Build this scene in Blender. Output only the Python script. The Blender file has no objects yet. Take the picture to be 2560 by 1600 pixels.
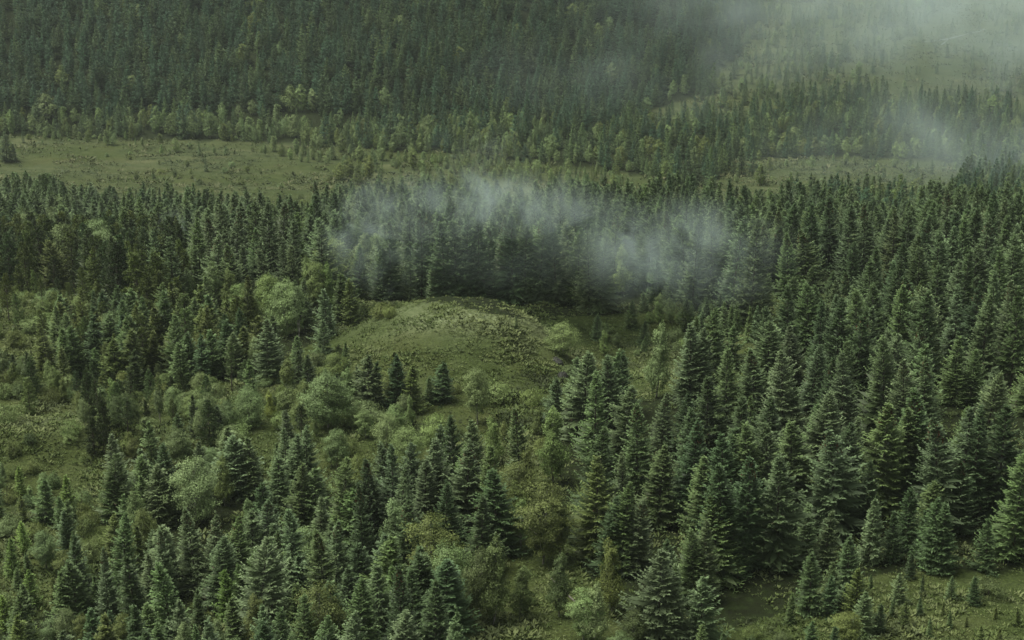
import bpy, math, random
import numpy as np
from mathutils import Vector

R = random.Random(7)
NR = np.random.default_rng(7)
sc = bpy.context.scene
COL = sc.collection

# ------------------------------------------------------------------ camera, sky, sun, exposure
FPX, PITCH = 4060.0, math.radians(19.0)          # focal length in photo pixels (2560 wide), tilt down
cam_d = bpy.data.cameras.new('camera')
cam_d.sensor_width = 36.0
cam_d.lens = 36.0 * FPX / 2560.0
cam_d.clip_start, cam_d.clip_end = 1.0, 9000.0
cam = bpy.data.objects.new('camera', cam_d)
COL.objects.link(cam)
cam.rotation_euler = (math.pi / 2 - PITCH, 0, 0)
sc.camera = cam

SUN_EL, SUN_AZ = math.radians(64), math.radians(-85)   # high, from the left: the brightest part of the cloud (azimuth from +Y towards +X)
world = bpy.data.worlds.new('World')
sc.world = world
world.use_nodes = True
wn, wl = world.node_tree.nodes, world.node_tree.links
wn.clear()
sky = wn.new('ShaderNodeTexSky')
sky.sky_type = 'NISHITA'
sky.sun_disc = False
sky.sun_elevation = SUN_EL
sky.sun_rotation = SUN_AZ
sky.air_density, sky.dust_density, sky.ozone_density = 1.0, 4.0, 1.0
hsv = wn.new('ShaderNodeHueSaturation')               # cloud veil: the sky's blue is mostly washed out
hsv.inputs['Saturation'].default_value = 0.20
bgn = wn.new('ShaderNodeBackground')
bgn.inputs['Strength'].default_value = 0.05
won = wn.new('ShaderNodeOutputWorld')
wl.new(sky.outputs[0], hsv.inputs['Color'])
veil = wn.new('ShaderNodeMix'); veil.data_type = 'RGBA'; veil.blend_type = 'MULTIPLY'   # soft green-grey cast of the low cloud
veil.inputs[0].default_value = 1.0
veil.inputs[7].default_value = (0.95, 1.0, 0.88, 1)
wl.new(hsv.outputs[0], veil.inputs[6])
wl.new(veil.outputs[2], bgn.inputs['Color'])
wl.new(bgn.outputs[0], won.inputs['Surface'])

sun_d = bpy.data.lights.new('sun', 'SUN')
sun_d.energy = 1.5
sun_d.angle = math.radians(40)
sun_d.color = (1.0, 0.97, 0.90)
sun = bpy.data.objects.new('sun', sun_d)
COL.objects.link(sun)
sv = Vector((math.sin(SUN_AZ) * math.cos(SUN_EL), math.cos(SUN_AZ) * math.cos(SUN_EL), math.sin(SUN_EL)))
sun.rotation_euler = sv.to_track_quat('Z', 'Y').to_euler()

vs = sc.view_settings
vs.view_transform, vs.look, vs.exposure, vs.gamma = 'Standard', 'None', 1.38, 1.0
sc.render.engine = 'CYCLES'
cy = sc.cycles
cy.max_bounces, cy.diffuse_bounces, cy.glossy_bounces = 5, 3, 1
cy.transmission_bounces, cy.volume_bounces, cy.transparent_max_bounces = 2, 1, 4
cy.use_denoising = True
cy.denoiser = 'OPENIMAGEDENOISE'
cy.volume_max_steps = 128
cy.volume_step_rate = 1.0

HAZE = 0.00006

# ------------------------------------------------------------------ noise and terrain
def _hash(ix, iy, s):
    h = (ix.astype(np.int64) * 374761393 + iy.astype(np.int64) * 668265263 + s * 974634777) & 0x7fffffff
    h = ((h ^ (h >> 13)) * 1274126177) & 0x7fffffff
    return ((h ^ (h >> 16)) & 0xffff) / 65535.0

def vnoise(x, y, s=0):
    x = np.asarray(x, float); y = np.asarray(y, float)
    ix, iy = np.floor(x), np.floor(y)
    fx, fy = x - ix, y - iy
    fx, fy = fx * fx * fx * (fx * (fx * 6 - 15) + 10), fy * fy * fy * (fy * (fy * 6 - 15) + 10)
    a, b = _hash(ix, iy, s), _hash(ix + 1, iy, s)
    c, d = _hash(ix, iy + 1, s), _hash(ix + 1, iy + 1, s)
    return (a + (b - a) * fx) * (1 - fy) + (c + (d - c) * fx) * fy - 0.5

def fbm(x, y, scale, octs, s=0):
    v, a, q = 0.0, 1.0, 1.0 / scale
    for k in range(octs):
        v = v + a * vnoise(np.asarray(x) * q + 17.3 * k, np.asarray(y) * q - 9.1 * k, s + k)
        a *= 0.5; q *= 2.03
    return v

_py = np.array([-200, 0, 100, 150, 185, 230, 280, 330, 390, 450, 520, 600, 680, 760, 820, 1000, 3000.0])
_pz = np.array([-60, -82, -95, -98, -100.5, -104, -108.5, -112.5, -122, -135, -150, -166, -181, -189, -190, -190, -190.0])
_ty = np.arange(-200, 3000, 2.0)
_tz = np.interp(_ty, _py, _pz)
_k = np.hanning(31); _k /= _k.sum()
_tz = np.convolve(np.pad(_tz, 15, mode='edge'), _k, mode='valid')

_fx = np.array([-1400, -600, -300, -120, 0, 60, 100, 135, 160, 185, 230, 320, 700, 1400.0])     # foot of the far hill: y as a function of x
_fy = np.array([760, 820, 853, 858, 880, 915, 960, 1030, 1130, 1260, 1480, 1700, 2000, 2300.0])

def bump(x, y, cx, cy_, sx, sy, h, p=1.0):
    r2 = ((x - cx) / sx) ** 2 + ((y - cy_) / sy) ** 2
    return h * np.exp(-r2 ** p)

KX, KY = -12.0, 307.0
def terrain(x, y):
    x = np.asarray(x, float); y = np.asarray(y, float)
    z = np.interp(y, _ty, _tz)
    z = z + 3.0 * fbm(x, y, 90, 2, 3) * np.clip((y - 120) / 100, 0.3, 1) + 0.9 * fbm(x, y, 22, 3, 11)
    # far hillside on the left and the moor that climbs gently on the right
    s = (y - np.interp(x, _fx, _fy)) * 0.93
    s = np.maximum(s, 0) ** 2 / (np.maximum(s, 0) + 25)
    hill = 205 * (1 - np.exp(-s * 0.42 / 205))
    z = z + hill * (1 + 0.10 * fbm(x, y, 60, 3, 23))
    moor = np.clip((y - 950) / 2000, 0, 1) * np.clip((x - 60) / 120, 0, 1)
    z = z + moor * 120
    # the grassy knoll with its round crest and steep right flank, the humps on the left
    sx = np.where(x < KX, 19.0, 17.0); sy = np.where(y < KY, 25.0, 9.5)
    z = z + 9.0 * np.exp(-(((x - KX) / sx) ** 2 + ((y - KY) / sy) ** 2) ** 1.3)
    z = z + np.clip((y - 190) / 40, 0, 1) * np.clip((360 - y) / 40, 0, 1) * (0.9 * fbm(x, y, 15, 2, 111) + 0.9 * np.abs(fbm(x, y, 7, 3, 121)))
    z = z + np.clip((y - 560) / 60, 0, 1) * 2.3 * fbm(x * 0.28, y, 10, 3, 131)
    z = z + bump(x, y, KX + 16, KY - 14, 7, 12, 2.0, 2)
    z = z + bump(x, y, -78, 246, 18, 9, 3.6, 1.6) + bump(x, y, -96, 330, 22, 12, 4.0)
    z = z - bump(x, y, -70, 222, 16, 9, 1.5) - bump(x, y, 24, 316, 16, 30, 5.0, 1.4)
    return z

# ------------------------------------------------------------------ pixel <-> place
CP, SP = math.cos(PITCH), math.sin(PITCH)
def rays(u, v):
    cx, cz = (np.asarray(u, float) - 1280) / FPX, (800 - np.asarray(v, float)) / FPX
    return np.stack([cx, cz * SP + CP, cz * CP - SP], -1)

def project(P):
    P = np.asarray(P, float)
    d = P[..., 1] * CP - P[..., 2] * SP
    up = P[..., 1] * SP + P[..., 2] * CP
    return 1280 + FPX * P[..., 0] / d, 800 - FPX * up / d, d

_T = np.concatenate([np.arange(90, 500, 0.7), np.arange(500, 1700, 3.0), np.arange(1700, 3000, 15)])
def ground_at(u, v, h=0.0):
    """first point along the ray of photo pixel (u, v) that lies h metres above the ground"""
    d = rays(u, v)
    p = d[None, :] * _T[:, None]
    g = p[:, 2] - terrain(p[:, 0], p[:, 1]) - h
    k = int(np.argmax(g < 0)) if (g < 0).any() else len(_T) - 1
    k = max(k, 1)
    f = g[k - 1] / (g[k - 1] - g[k] + 1e-9)
    t = _T[k - 1] + (_T[k] - _T[k - 1]) * min(max(f, 0), 1)
    q = d * t
    return q[0], q[1]

def in_poly(u, v, poly):
    u = np.asarray(u); v = np.asarray(v)
    ins = np.zeros(u.shape, bool)
    n = len(poly)
    for i in range(n):
        x1, y1 = poly[i]; x2, y2 = poly[(i + 1) % n]
        c = (y1 > v) != (y2 > v)
        xi = (x2 - x1) * (v - y1) / ((y2 - y1) if y2 != y1 else 1e-9) + x1
        ins ^= c & (u < xi)
    return ins

# ------------------------------------------------------------------ materials
def mat(name):
    m = bpy.data.materials.new(name)
    m.use_nodes = True
    nt = m.node_tree
    nt.nodes.clear()
    return m, nt, nt.nodes, nt.links

def foliage_mat(name, source, rough=0.55, spec=0.25, trans=0.16, light=1.85):
    """source: 'object' = the object's own colour, 'instance' = the tone stored on each instance"""
    m, nt, N, L = mat(name)
    if source == 'object':
        s = N.new('ShaderNodeObjectInfo'); base = s.outputs['Color']
    elif source == 'instance':
        s = N.new('ShaderNodeAttribute'); s.attribute_type = 'INSTANCER'; s.attribute_name = 'tone'; base = s.outputs['Color']
    else:
        s = N.new('ShaderNodeRGB'); s.outputs[0].default_value = (*source, 1); base = s.outputs[0]
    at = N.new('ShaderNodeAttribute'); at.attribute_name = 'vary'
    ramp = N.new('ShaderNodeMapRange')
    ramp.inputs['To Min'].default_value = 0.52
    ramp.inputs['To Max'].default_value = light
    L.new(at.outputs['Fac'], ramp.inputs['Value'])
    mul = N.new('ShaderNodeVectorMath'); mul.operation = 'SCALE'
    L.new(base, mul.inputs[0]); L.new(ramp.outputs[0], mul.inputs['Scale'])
    p = N.new('ShaderNodeBsdfPrincipled')
    p.inputs['Roughness'].default_value = rough
    p.inputs['Specular IOR Level'].default_value = spec
    L.new(mul.outputs[0], p.inputs['Base Color'])
    tr = N.new('ShaderNodeBsdfTranslucent')
    L.new(mul.outputs[0], tr.inputs['Color'])
    mx = N.new('ShaderNodeMixShader'); mx.inputs[0].default_value = trans
    L.new(p.outputs[0], mx.inputs[1]); L.new(tr.outputs[0], mx.inputs[2])
    o = N.new('ShaderNodeOutputMaterial')
    L.new(mx.outputs[0], o.inputs['Surface'])
    return m

def bark_mat(name, a, b, scale=3.0):
    m, nt, N, L = mat(name)
    tc = N.new('ShaderNodeTexCoord')
    mp = N.new('ShaderNodeMapping'); mp.inputs['Scale'].default_value = (1, 1, 0.45)
    nz = N.new('ShaderNodeTexNoise'); nz.inputs['Scale'].default_value = scale; nz.inputs['Detail'].default_value = 5
    cr = N.new('ShaderNodeValToRGB')
    cr.color_ramp.elements[0].position, cr.color_ramp.elements[1].position = 0.38, 0.62
    cr.color_ramp.elements[0].color, cr.color_ramp.elements[1].color = (*a, 1), (*b, 1)
    p = N.new('ShaderNodeBsdfPrincipled'); p.inputs['Roughness'].default_value = 0.85
    o = N.new('ShaderNodeOutputMaterial')
    L.new(tc.outputs['Object'], mp.inputs[0]); L.new(mp.outputs[0], nz.inputs['Vector'])
    L.new(nz.outputs['Fac'], cr.inputs[0]); L.new(cr.outputs[0], p.inputs['Base Color']); L.new(p.outputs[0], o.inputs['Surface'])
    return m

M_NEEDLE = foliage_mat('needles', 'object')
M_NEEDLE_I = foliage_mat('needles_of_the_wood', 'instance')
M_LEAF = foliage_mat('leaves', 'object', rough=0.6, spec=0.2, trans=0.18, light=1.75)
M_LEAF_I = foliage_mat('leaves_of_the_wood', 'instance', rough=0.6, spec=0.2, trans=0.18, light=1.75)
M_CONE = foliage_mat('cones', (0.085, 0.038, 0.018), trans=0.0)
M_DEAD = foliage_mat('dead_needles', (0.075, 0.048, 0.035), trans=0.0)
M_BARK = bark_mat('spruce_bark', (0.045, 0.035, 0.026), (0.10, 0.085, 0.068))
M_BIRCH = bark_mat('birch_bark', (0.10, 0.09, 0.075), (0.42, 0.40, 0.36), 2.2)
M_PALE = bark_mat('dead_wood', (0.22, 0.20, 0.17), (0.36, 0.33, 0.28), 2.0)

# ------------------------------------------------------------------ mesh helpers
class Geo:
    """collects triangles / quads with a per-face vary value"""
    def __init__(self):
        self.v, self.f, self.c, self.n = [], [], [], 0
    def kites(self, a, b, side, vary, wid=0.5):
        """one slender four-cornered spray per row: a = foot, b = tip, side = half width vector at the middle"""
        k = len(a)
        mid = a + (b - a) * wid
        pts = np.stack([a, mid + side, b, mid - side], 1).reshape(-1, 3)
        idx = self.n + np.arange(k * 4).reshape(k, 4)
        self.v.append(pts); self.f.append(idx); self.c.append(np.asarray(vary, float) * np.ones(k)); self.n += 4 * k
    def tube(self, path, radii, seg=6, vary=0.5):
        path = np.asarray(path, float)
        for i in range(len(path) - 1):
            pass
        rings = []
        for i, p in enumerate(path):
            t = path[min(i + 1, len(path) - 1)] - path[max(i - 1, 0)]
            t = t / (np.linalg.norm(t) + 1e-9)
            r = np.cross(t, [0.31, 0.9, 0.17]); r /= np.linalg.norm(r) + 1e-9
            q = np.cross(t, r)
            an = np.arange(seg) * 2 * math.pi / seg
            rings.append(p + radii[i] * (np.cos(an)[:, None] * r + np.sin(an)[:, None] * q))
        pts = np.concatenate(rings)
        fs = []
        for i in range(len(path) - 1):
            for j in range(seg):
                k = (j + 1) % seg
                fs.append((i * seg + j, i * seg + k, (i + 1) * seg + k, (i + 1) * seg + j))
        self.v.append(pts); self.f.append(self.n + np.array(fs)); self.c.append(np.full(len(fs), vary)); self.n += len(pts)
    def mesh(self, name, m, smooth=False):
        me = bpy.data.meshes.new(name)
        if not self.v:
            return me
        v = np.concatenate(self.v).astype(np.float32)
        f = np.concatenate(self.f).astype(np.int32)
        c = np.concatenate(self.c).astype(np.float32)
        me.vertices.add(len(v)); me.vertices.foreach_set('co', v.ravel())
        me.loops.add(f.size); me.loops.foreach_set('vertex_index', f.ravel())
        me.polygons.add(len(f)); me.polygons.foreach_set('loop_start', np.arange(len(f), dtype=np.int32) * 4)
        me.polygons.foreach_set('loop_total', np.full(len(f), 4, np.int32))
        at = me.attributes.new('vary', 'FLOAT', 'FACE'); at.data.foreach_set('value', c)
        me.materials.append(m)
        me.update(calc_edges=True)
        if smooth:
            me.polygons.foreach_set('use_smooth', np.ones(len(f), bool))
        return me

def nrm(a):
    return a / (np.linalg.norm(a, axis=-1, keepdims=True) + 1e-9)

def spruce_geo(seed, H, RAD, gap, per, stations, twig_w, lean=0.0, full=1.0, cones=0.0, low=0.05, dead=0.0):
    """crown (pinnate drooping sprays on whorled branches), trunk, cone clusters and dead twigs of one spruce"""
    r = np.random.default_rng(seed)
    crown, trunk, con, ded = Geo(), Geo(), Geo(), Geo()
    bend = np.array([lean * r.normal(), lean * r.normal()])
    axis = lambda z: np.array([bend[0] * (z / H) ** 2, bend[1] * (z / H) ** 2, z])
    hs = np.linspace(-0.4, H, 9)
    trunk.tube([axis(h) for h in hs], [0.011 * H * (1 - max(h, 0) / H) ** 0.8 + 0.02 for h in hs], 6)
    zs, z = [], H * low
    while z < H * 0.97:
        zs.append(z); z += gap * (0.75 + 0.5 * r.random()) * (0.72 + 0.36 * (1 - z / H))
    side_fat = np.clip(1 + 0.24 * r.normal(size=8), 0.55, 1.4)                        # the crown is fuller on some sides
    A, B, S, C = [], [], [], []
    DA, DB, DS = [], [], []
    sh = 0.72 + 0.16 * r.random()
    for z in zs:
        t = z / H
        prof = (1 - t) ** sh * (0.74 + 0.26 * min(1, t / 0.16)) * (1 + 0.09 * math.sin(11 * t + seed))
        n = max(4, int(round(per * (0.62 + 0.5 * (1 - t)))))
        off = r.random() * 6.28
        for k in range(n):
            if r.random() > full:
                continue
            az = off + 6.283 * k / n + 0.25 * r.normal()
            ln = RAD * prof * (0.74 + 0.38 * r.random()) * side_fat[int((az % 6.283) / 6.284 * 8)] + 0.10
            if r.random() < 0.08:
                ln *= 1.2
            zz = z + gap * 0.45 * r.normal()
            el = math.radians(44 * t ** 1.6 - 14 * (1 - t) + 6 * r.normal())
            hor = np.array([math.cos(az), math.sin(az), 0]); lat = np.array([-math.sin(az), math.cos(az), 0])
            ss = np.linspace(0, 1, stations + 2)
            droop = -0.16 * (1 - t) * ln
            sp = axis(zz)[None] + hor[None] * (ln * ss * math.cos(el))[:, None]
            sp[:, 2] += ln * ss * math.sin(el) + droop * np.sin(ss * math.pi) + 0.13 * ln * ss ** 3
            bv = 0.10 * r.normal()
            # the flat heart of the branch: two leaves of needles that hang to either side of the spine
            for sg in (-1, 1):
                wv = lat * sg * ln * 0.145 + np.array([0, 0, -0.09 * ln])
                A.append((sp[1] + wv * 0.3)[None]); B.append((sp[-2] + wv * 0.5)[None])
                S.append((wv * 0.62)[None]); C.append([min(1, max(0, 0.22 + bv + 0.1 * r.normal()))])
            for i in range(1, stations + 2):
                s = ss[i]
                if s < 0.16:
                    continue
                tl = (0.40 * ln * (1 - s) + 0.20 + 0.16 * min(1, ln)) * (0.75 + 0.5 * r.random())
                for sg in (-1, 1):
                    fw = 0.62 + 0.25 * r.random()
                    dv = hor * fw + lat * sg * (1 - fw * 0.35) + np.array([0, 0, -0.20 * (1 - t) + 0.15 * r.normal() + 0.25 * t])
                    dv /= np.linalg.norm(dv)
                    a = sp[i] - 0.1 * hor
                    b = a + dv * tl
                    sd = np.cross(dv, [0.3 * r.normal(), 0.3 * r.normal(), 1.0]); sd /= np.linalg.norm(sd)
                    w = twig_w * (0.8 + 0.5 * r.random())
                    if dead and t < 0.55 and s < 0.8 and r.random() < dead:
                        DA.append(a); DB.append(b); DS.append(sd * w * 0.6)
                        continue
                    A.append(a[None]); B.append(b[None]); S.append((sd * w)[None])
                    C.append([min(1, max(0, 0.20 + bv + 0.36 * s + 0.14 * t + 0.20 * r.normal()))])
            a = sp[-2]; b = sp[-1] + hor * 0.16 + np.array([0, 0, 0.10])
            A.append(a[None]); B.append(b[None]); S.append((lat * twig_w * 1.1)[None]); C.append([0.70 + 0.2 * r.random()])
            # upright shoots along the spray
            for i in range(2, stations + 2, 2):
                a = sp[i] + lat * 0.2 * r.normal() * ln * 0.3
                up = np.array([0.35 * r.normal(), 0.35 * r.normal(), 1.0]); up /= np.linalg.norm(up)
                A.append(a[None]); B.append((a + up * (0.24 + 0.2 * r.random()) + hor * 0.12)[None])
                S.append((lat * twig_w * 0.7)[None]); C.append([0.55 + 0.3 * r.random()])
    # leader and its small side shoots
    top = axis(H)
    for k in range(3):
        an = k * 2.1
        sd = np.array([math.cos(an), math.sin(an), 0]) * 0.055
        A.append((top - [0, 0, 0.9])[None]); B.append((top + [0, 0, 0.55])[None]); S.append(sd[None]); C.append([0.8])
    for j in range(4):
        zc = H - 0.15 - 0.28 * j
        for k in range(5):
            an = k * 1.257 + j
            d = np.array([math.cos(an), math.sin(an), 0.75]) * (0.16 + 0.11 * j)
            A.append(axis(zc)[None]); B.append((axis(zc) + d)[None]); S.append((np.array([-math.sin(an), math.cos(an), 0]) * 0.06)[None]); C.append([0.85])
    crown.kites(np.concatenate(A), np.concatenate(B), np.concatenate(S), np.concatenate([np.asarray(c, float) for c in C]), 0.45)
    if cones > 0:
        n = int(110 * cones)
        t = 0.80 + 0.17 * r.random(n) ** 1.2
        az = r.random(n) * 6.283
        rr = RAD * (1 - t) ** 0.8 * (0.45 + 0.5 * r.random(n))
        a = np.stack([rr * np.cos(az), rr * np.sin(az), t * H], 1) + np.array([bend[0], bend[1], 0]) * (t ** 2)[:, None]
        d = np.stack([0.08 * r.normal(size=n), 0.08 * r.normal(size=n), -0.28 - 0.1 * r.random(n)], 1)
        con.kites(a, a + d, np.stack([np.cos(az) * 0.09, np.sin(az) * 0.09, 0 * az], 1), r.random(n), 0.5)
    if DA:
        ded.kites(np.array(DA), np.array(DB), np.array(DS), r.random(len(DA)), 0.4)
    return crown, trunk, con, ded

def limb_path(a, b, r, wob):
    ss = np.linspace(0, 1, 5)
    p = a[None] + (b - a)[None] * ss[:, None]
    p[1:-1] += r.normal(size=(3, 3)) * wob
    return p

def leafy_geo(seed, H, RAD, bare, lobes, leaves, size, shape='oval', trunk_r=0.011, pale=False):
    """broad-leaved crown: sprigs of small leaves fill a lumpy envelope that swells into lobes and opens into gaps"""
    r = np.random.default_rng(seed)
    crown, trunk = Geo(), Geo()
    lean = r.normal(size=2) * 0.05 * H
    top = np.array([lean[0], lean[1], H * 0.93])
    tp = limb_path(np.array([0, 0, -0.4]), top, r, 0.012 * H)
    trunk.tube(tp, [trunk_r * H * (1 - 0.85 * s) + 0.015 for s in np.linspace(0, 1, 5)], 6)
    per = 6
    n = leaves // per
    f = r.random(n * 3)
    if shape == 'oval':
        env = lambda f: np.clip(np.sin(np.pi * np.clip(0.10 + 0.87 * f, 0, 0.999)), 0.01, 1) ** 0.75
    elif shape == 'spire':
        env = lambda f: (1 - np.clip(f, 0, 0.995)) ** 0.62 * (0.55 + 0.45 * np.minimum(1, f / 0.22))
    else:
        env = lambda f: np.sqrt(np.clip(1 - np.clip(f, 0, 1) ** 2.6, 0.02, 1)) * (0.62 + 0.38 * np.minimum(1, f / 0.3))
    f = f[r.random(n * 3) < env(f)][:n]
    n = len(f)
    az = r.random(n) * 6.283
    q1, q2 = az * 1.1 * RAD, f * H * (1 - bare)
    wrap = lambda sc_, sd: fbm(np.cos(az) * RAD + 7, np.sin(az) * RAD + 1.7 * q2, sc_, 2, sd)
    lump = wrap(0.75 * RAD, seed) + 0.6 * wrap(0.34 * RAD, seed + 9)
    rho = (0.42 + 0.60 * r.random(n) ** 0.55) * (1 + 1.0 * lump)
    keep = wrap(0.5 * RAD, seed + 31) > -0.20
    rad = RAD * env(f) * rho
    zz = H * (bare + (0.985 - bare) * f) + 0.42 * RAD * lump
    c = np.stack([rad * np.cos(az), rad * np.sin(az), zz], 1)
    c[:, :2] += lean[None] * ((zz / H) ** 1.3)[:, None]
    c, lump, az, f = c[keep], lump[keep], az[keep], f[keep]
    for k in np.linspace(0, len(c) - 1, lobes).astype(int):
        z0 = max(0.08 * H, c[k, 2] - (0.22 + 0.12 * r.random()) * H)
        a = np.array([lean[0] * z0 / H, lean[1] * z0 / H, z0])
        trunk.tube(limb_path(a, c[k] * np.array([0.9, 0.9, 1]), r, 0.02 * RAD), [0.005 * H, 0.004 * H, 0.003 * H, 0.002 * H, 0.012], 4)
    m = len(c) * per
    cc = np.repeat(c, per, 0) + r.normal(size=(m, 3)) * 0.20 * (RAD / 3)
    slope = np.stack([np.cos(az), np.sin(az), 0.25 + 1.1 * f], 1)
    nv = nrm(np.repeat(slope, per, 0) + 0.55 * r.normal(size=(m, 3)))
    out = nrm(np.cross(nv, r.normal(size=(m, 3))) + np.array([0, 0, 0.15 if pale else -0.1]))
    sd = nrm(np.cross(out, nv))
    s = size * (0.65 + 0.6 * r.random(m))
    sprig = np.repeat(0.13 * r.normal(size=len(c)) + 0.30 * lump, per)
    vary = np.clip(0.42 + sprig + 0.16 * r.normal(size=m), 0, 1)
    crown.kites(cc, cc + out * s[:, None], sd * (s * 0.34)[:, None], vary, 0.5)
    return crown, trunk

def pine_geo(seed, H, RAD, bare, dense=1.0):
    """pine: bare lower stem, whorled rising branches that carry separate needle tufts"""
    r = np.random.default_rng(seed)
    crown, trunk = Geo(), Geo()
    lean = r.normal(size=2) * 0.04 * H
    ax = lambda z: np.array([lean[0] * (z / H) ** 1.6, lean[1] * (z / H) ** 1.6, z])
    hs = np.linspace(0, 1, 6)
    trunk.tube([ax(h * H) if h else np.array([0, 0, -0.4]) for h in hs], [0.013 * H * (1 - 0.9 * h) + 0.015 for h in hs], 6)
    A, B, S, C = [], [], [], []
    z = H * bare
    while z < H * 0.98:
        t = (z / H - bare) / (1 - bare)
        pr = (1 - t) ** 0.6 * (0.55 + 0.45 * min(1, t / 0.25))
        n = 5
        off = r.random() * 6.28
        for k in range(n):
            if r.random() > 0.85:
                continue
            az = off + 6.283 * k / n + 0.3 * r.normal()
            ln = RAD * pr * (0.65 + 0.5 * r.random()) + 0.15
            el = math.radians(12 + 34 * t + 9 * r.normal())
            d = np.array([math.cos(az) * math.cos(el), math.sin(az) * math.cos(el), math.sin(el)])
            a = ax(z); b = a + d * ln
            trunk.tube([a, (a + b) / 2 + [0, 0, -0.03 * ln], b], [0.004 * H, 0.003 * H, 0.008], 3)
            for q in range(int(3 + 3.2 * ln * dense)):
                s = 0.35 + 0.65 * r.random()
                c = a + d * ln * s + r.normal(size=3) * 0.20 * ln * (1.1 - s) + r.normal(size=3) * 0.1
                m = 9
                dd = nrm(r.normal(size=(m, 3)) + d * 0.8 + np.array([0, 0, 0.5]))
                l = 0.24 + 0.18 * r.random((m, 1))
                sd = nrm(np.cross(dd, r.normal(size=(m, 3)))) * 0.055
                A.append(np.repeat(c[None], m, 0)); B.append(c + dd * l); S.append(sd)
                C.append(np.clip(0.45 + 0.2 * r.normal() + 0.15 * r.normal(size=m), 0, 1))
        z += H * 0.055 * (0.7 + 0.6 * r.random())
    crown.kites(np.concatenate(A), np.concatenate(B), np.concatenate(S), np.concatenate(C), 0.5)
    return crown, trunk

# ------------------------------------------------------------------ kinds of tree (built once, true size)
class Kind: pass
def add_kind(store, H, RAD, crown, trunk, mc, mci, mt, con=None, ded=None):
    k = Kind(); k.H, k.R = H, RAD
    k.crown, k.trunk = crown.mesh('crown', mc), trunk.mesh('trunk', mt, True)
    k.cones = con.mesh('cone_cluster', M_CONE) if con is not None and con.v else None
    k.dead = ded.mesh('dead_twigs', M_DEAD) if ded is not None and ded.v else None
    g = Geo(); g.v, g.f, g.c, g.n = list(crown.v), list(crown.f), list(crown.c), crown.n
    k.whole = g.mesh('tree_of_the_wood', mci)
    store.append(k)

SPRUCE, YOUNG, BIRCH, PINE, SHRUB, FAR_S, FAR_B = [], [], [], [], [], [], []
for i in range(13):
    H = 20.0; RAD = [5.1, 5.6, 4.6, 5.8, 5.2, 4.2, 5.4, 4.9, 6.0, 4.8, 5.3, 4.4, 5.7][i]
    cr, tr, co, de = spruce_geo(100 + i, H, RAD, 0.58, 8.5, 6, 0.120, lean=0.6, full=0.93,
                                cones=[0, 0, 1, 0, 0, 1, 0, 0, 0.8, 0, 0, 0, 0][i], low=[0.04, 0.04, 0.1, 0.04, 0.03, 0.16, 0.04, 0.05, 0.04, 0.12, 0.04, 0.2, 0.04][i], dead=[0, 0.05, 0, 0.1, 0.04, 0, 0, 0.1, 0, 0.2, 0, 0.12, 0.05][i])
    add_kind(SPRUCE, H, RAD, cr, tr, M_NEEDLE, M_NEEDLE_I, M_BARK, co, de)
for i in range(5):
    H = 7.5; RAD = [1.9, 2.2, 1.7, 2.05, 2.35][i]
    cr, tr, co, de = spruce_geo(200 + i, H, RAD, 0.40, 8.0, 4, 0.085, lean=0.2, full=0.95, low=0.03)
    add_kind(YOUNG, H, RAD, cr, tr, M_NEEDLE, M_NEEDLE_I, M_BARK)
for i in range(7):
    H = 12.0; RAD = [3.0, 2.4, 3.4, 2.1, 2.7, 2.9, 1.9][i]
    shape = ['oval', 'spire', 'dome', 'spire', 'oval', 'dome', 'oval'][i]
    cr, tr = leafy_geo(300 + i, H, RAD, [0.16, 0.14, 0.10, 0.30, 0.2, 0.12, 0.36][i], [14, 14, 16, 12, 14, 16, 12][i], [15000, 13000, 17000, 9000, 14000, 17000, 7000][i], 0.25, shape)
    add_kind(BIRCH, H, RAD, cr, tr, M_LEAF, M_LEAF_I, M_BIRCH)
for i in range(5):
    H = 11.0; RAD = [2.2, 2.5, 1.9, 2.6, 2.3][i]
    cr, tr = pine_geo(400 + i, H, RAD, [0.34, 0.30, 0.38, 0.10, 0.08][i], [1, 1, 0.9, 1.8, 2.0][i])
    add_kind(PINE, H, RAD, cr, tr, M_NEEDLE, M_NEEDLE_I, M_BARK)
for i in range(5):
    H = 3.0; RAD = [1.7, 2.0, 1.5, 2.2, 1.8][i]
    cr, tr = leafy_geo(500 + i, H, RAD, 0.06, 9, 5200, 0.17, 'dome', trunk_r=0.016, pale=True)
    add_kind(SHRUB, H, RAD, cr, tr, M_LEAF, M_LEAF_I, M_BARK)
for i in range(7):
    H = 16.0; RAD = [3.5, 3.9, 3.2, 4.1, 3.6, 3.1, 3.8][i]
    cr, tr, co, de = spruce_geo(600 + i, H, RAD, 0.80, 7.0, 3, 0.20, lean=0.3, full=0.93)
    add_kind(FAR_S, H, RAD, cr, tr, M_NEEDLE, M_NEEDLE_I, M_BARK)
for i in range(5):
    H = 11.0; RAD = [2.7, 2.3, 3.0, 2.0, 2.6][i]
    cr, tr = leafy_geo(700 + i, H, RAD, 0.08, 8, 5000, 0.36, ['oval', 'spire', 'dome', 'oval', 'dome'][i])
    add_kind(FAR_B, H, RAD, cr, tr, M_LEAF, M_LEAF_I, M_BIRCH)

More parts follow.
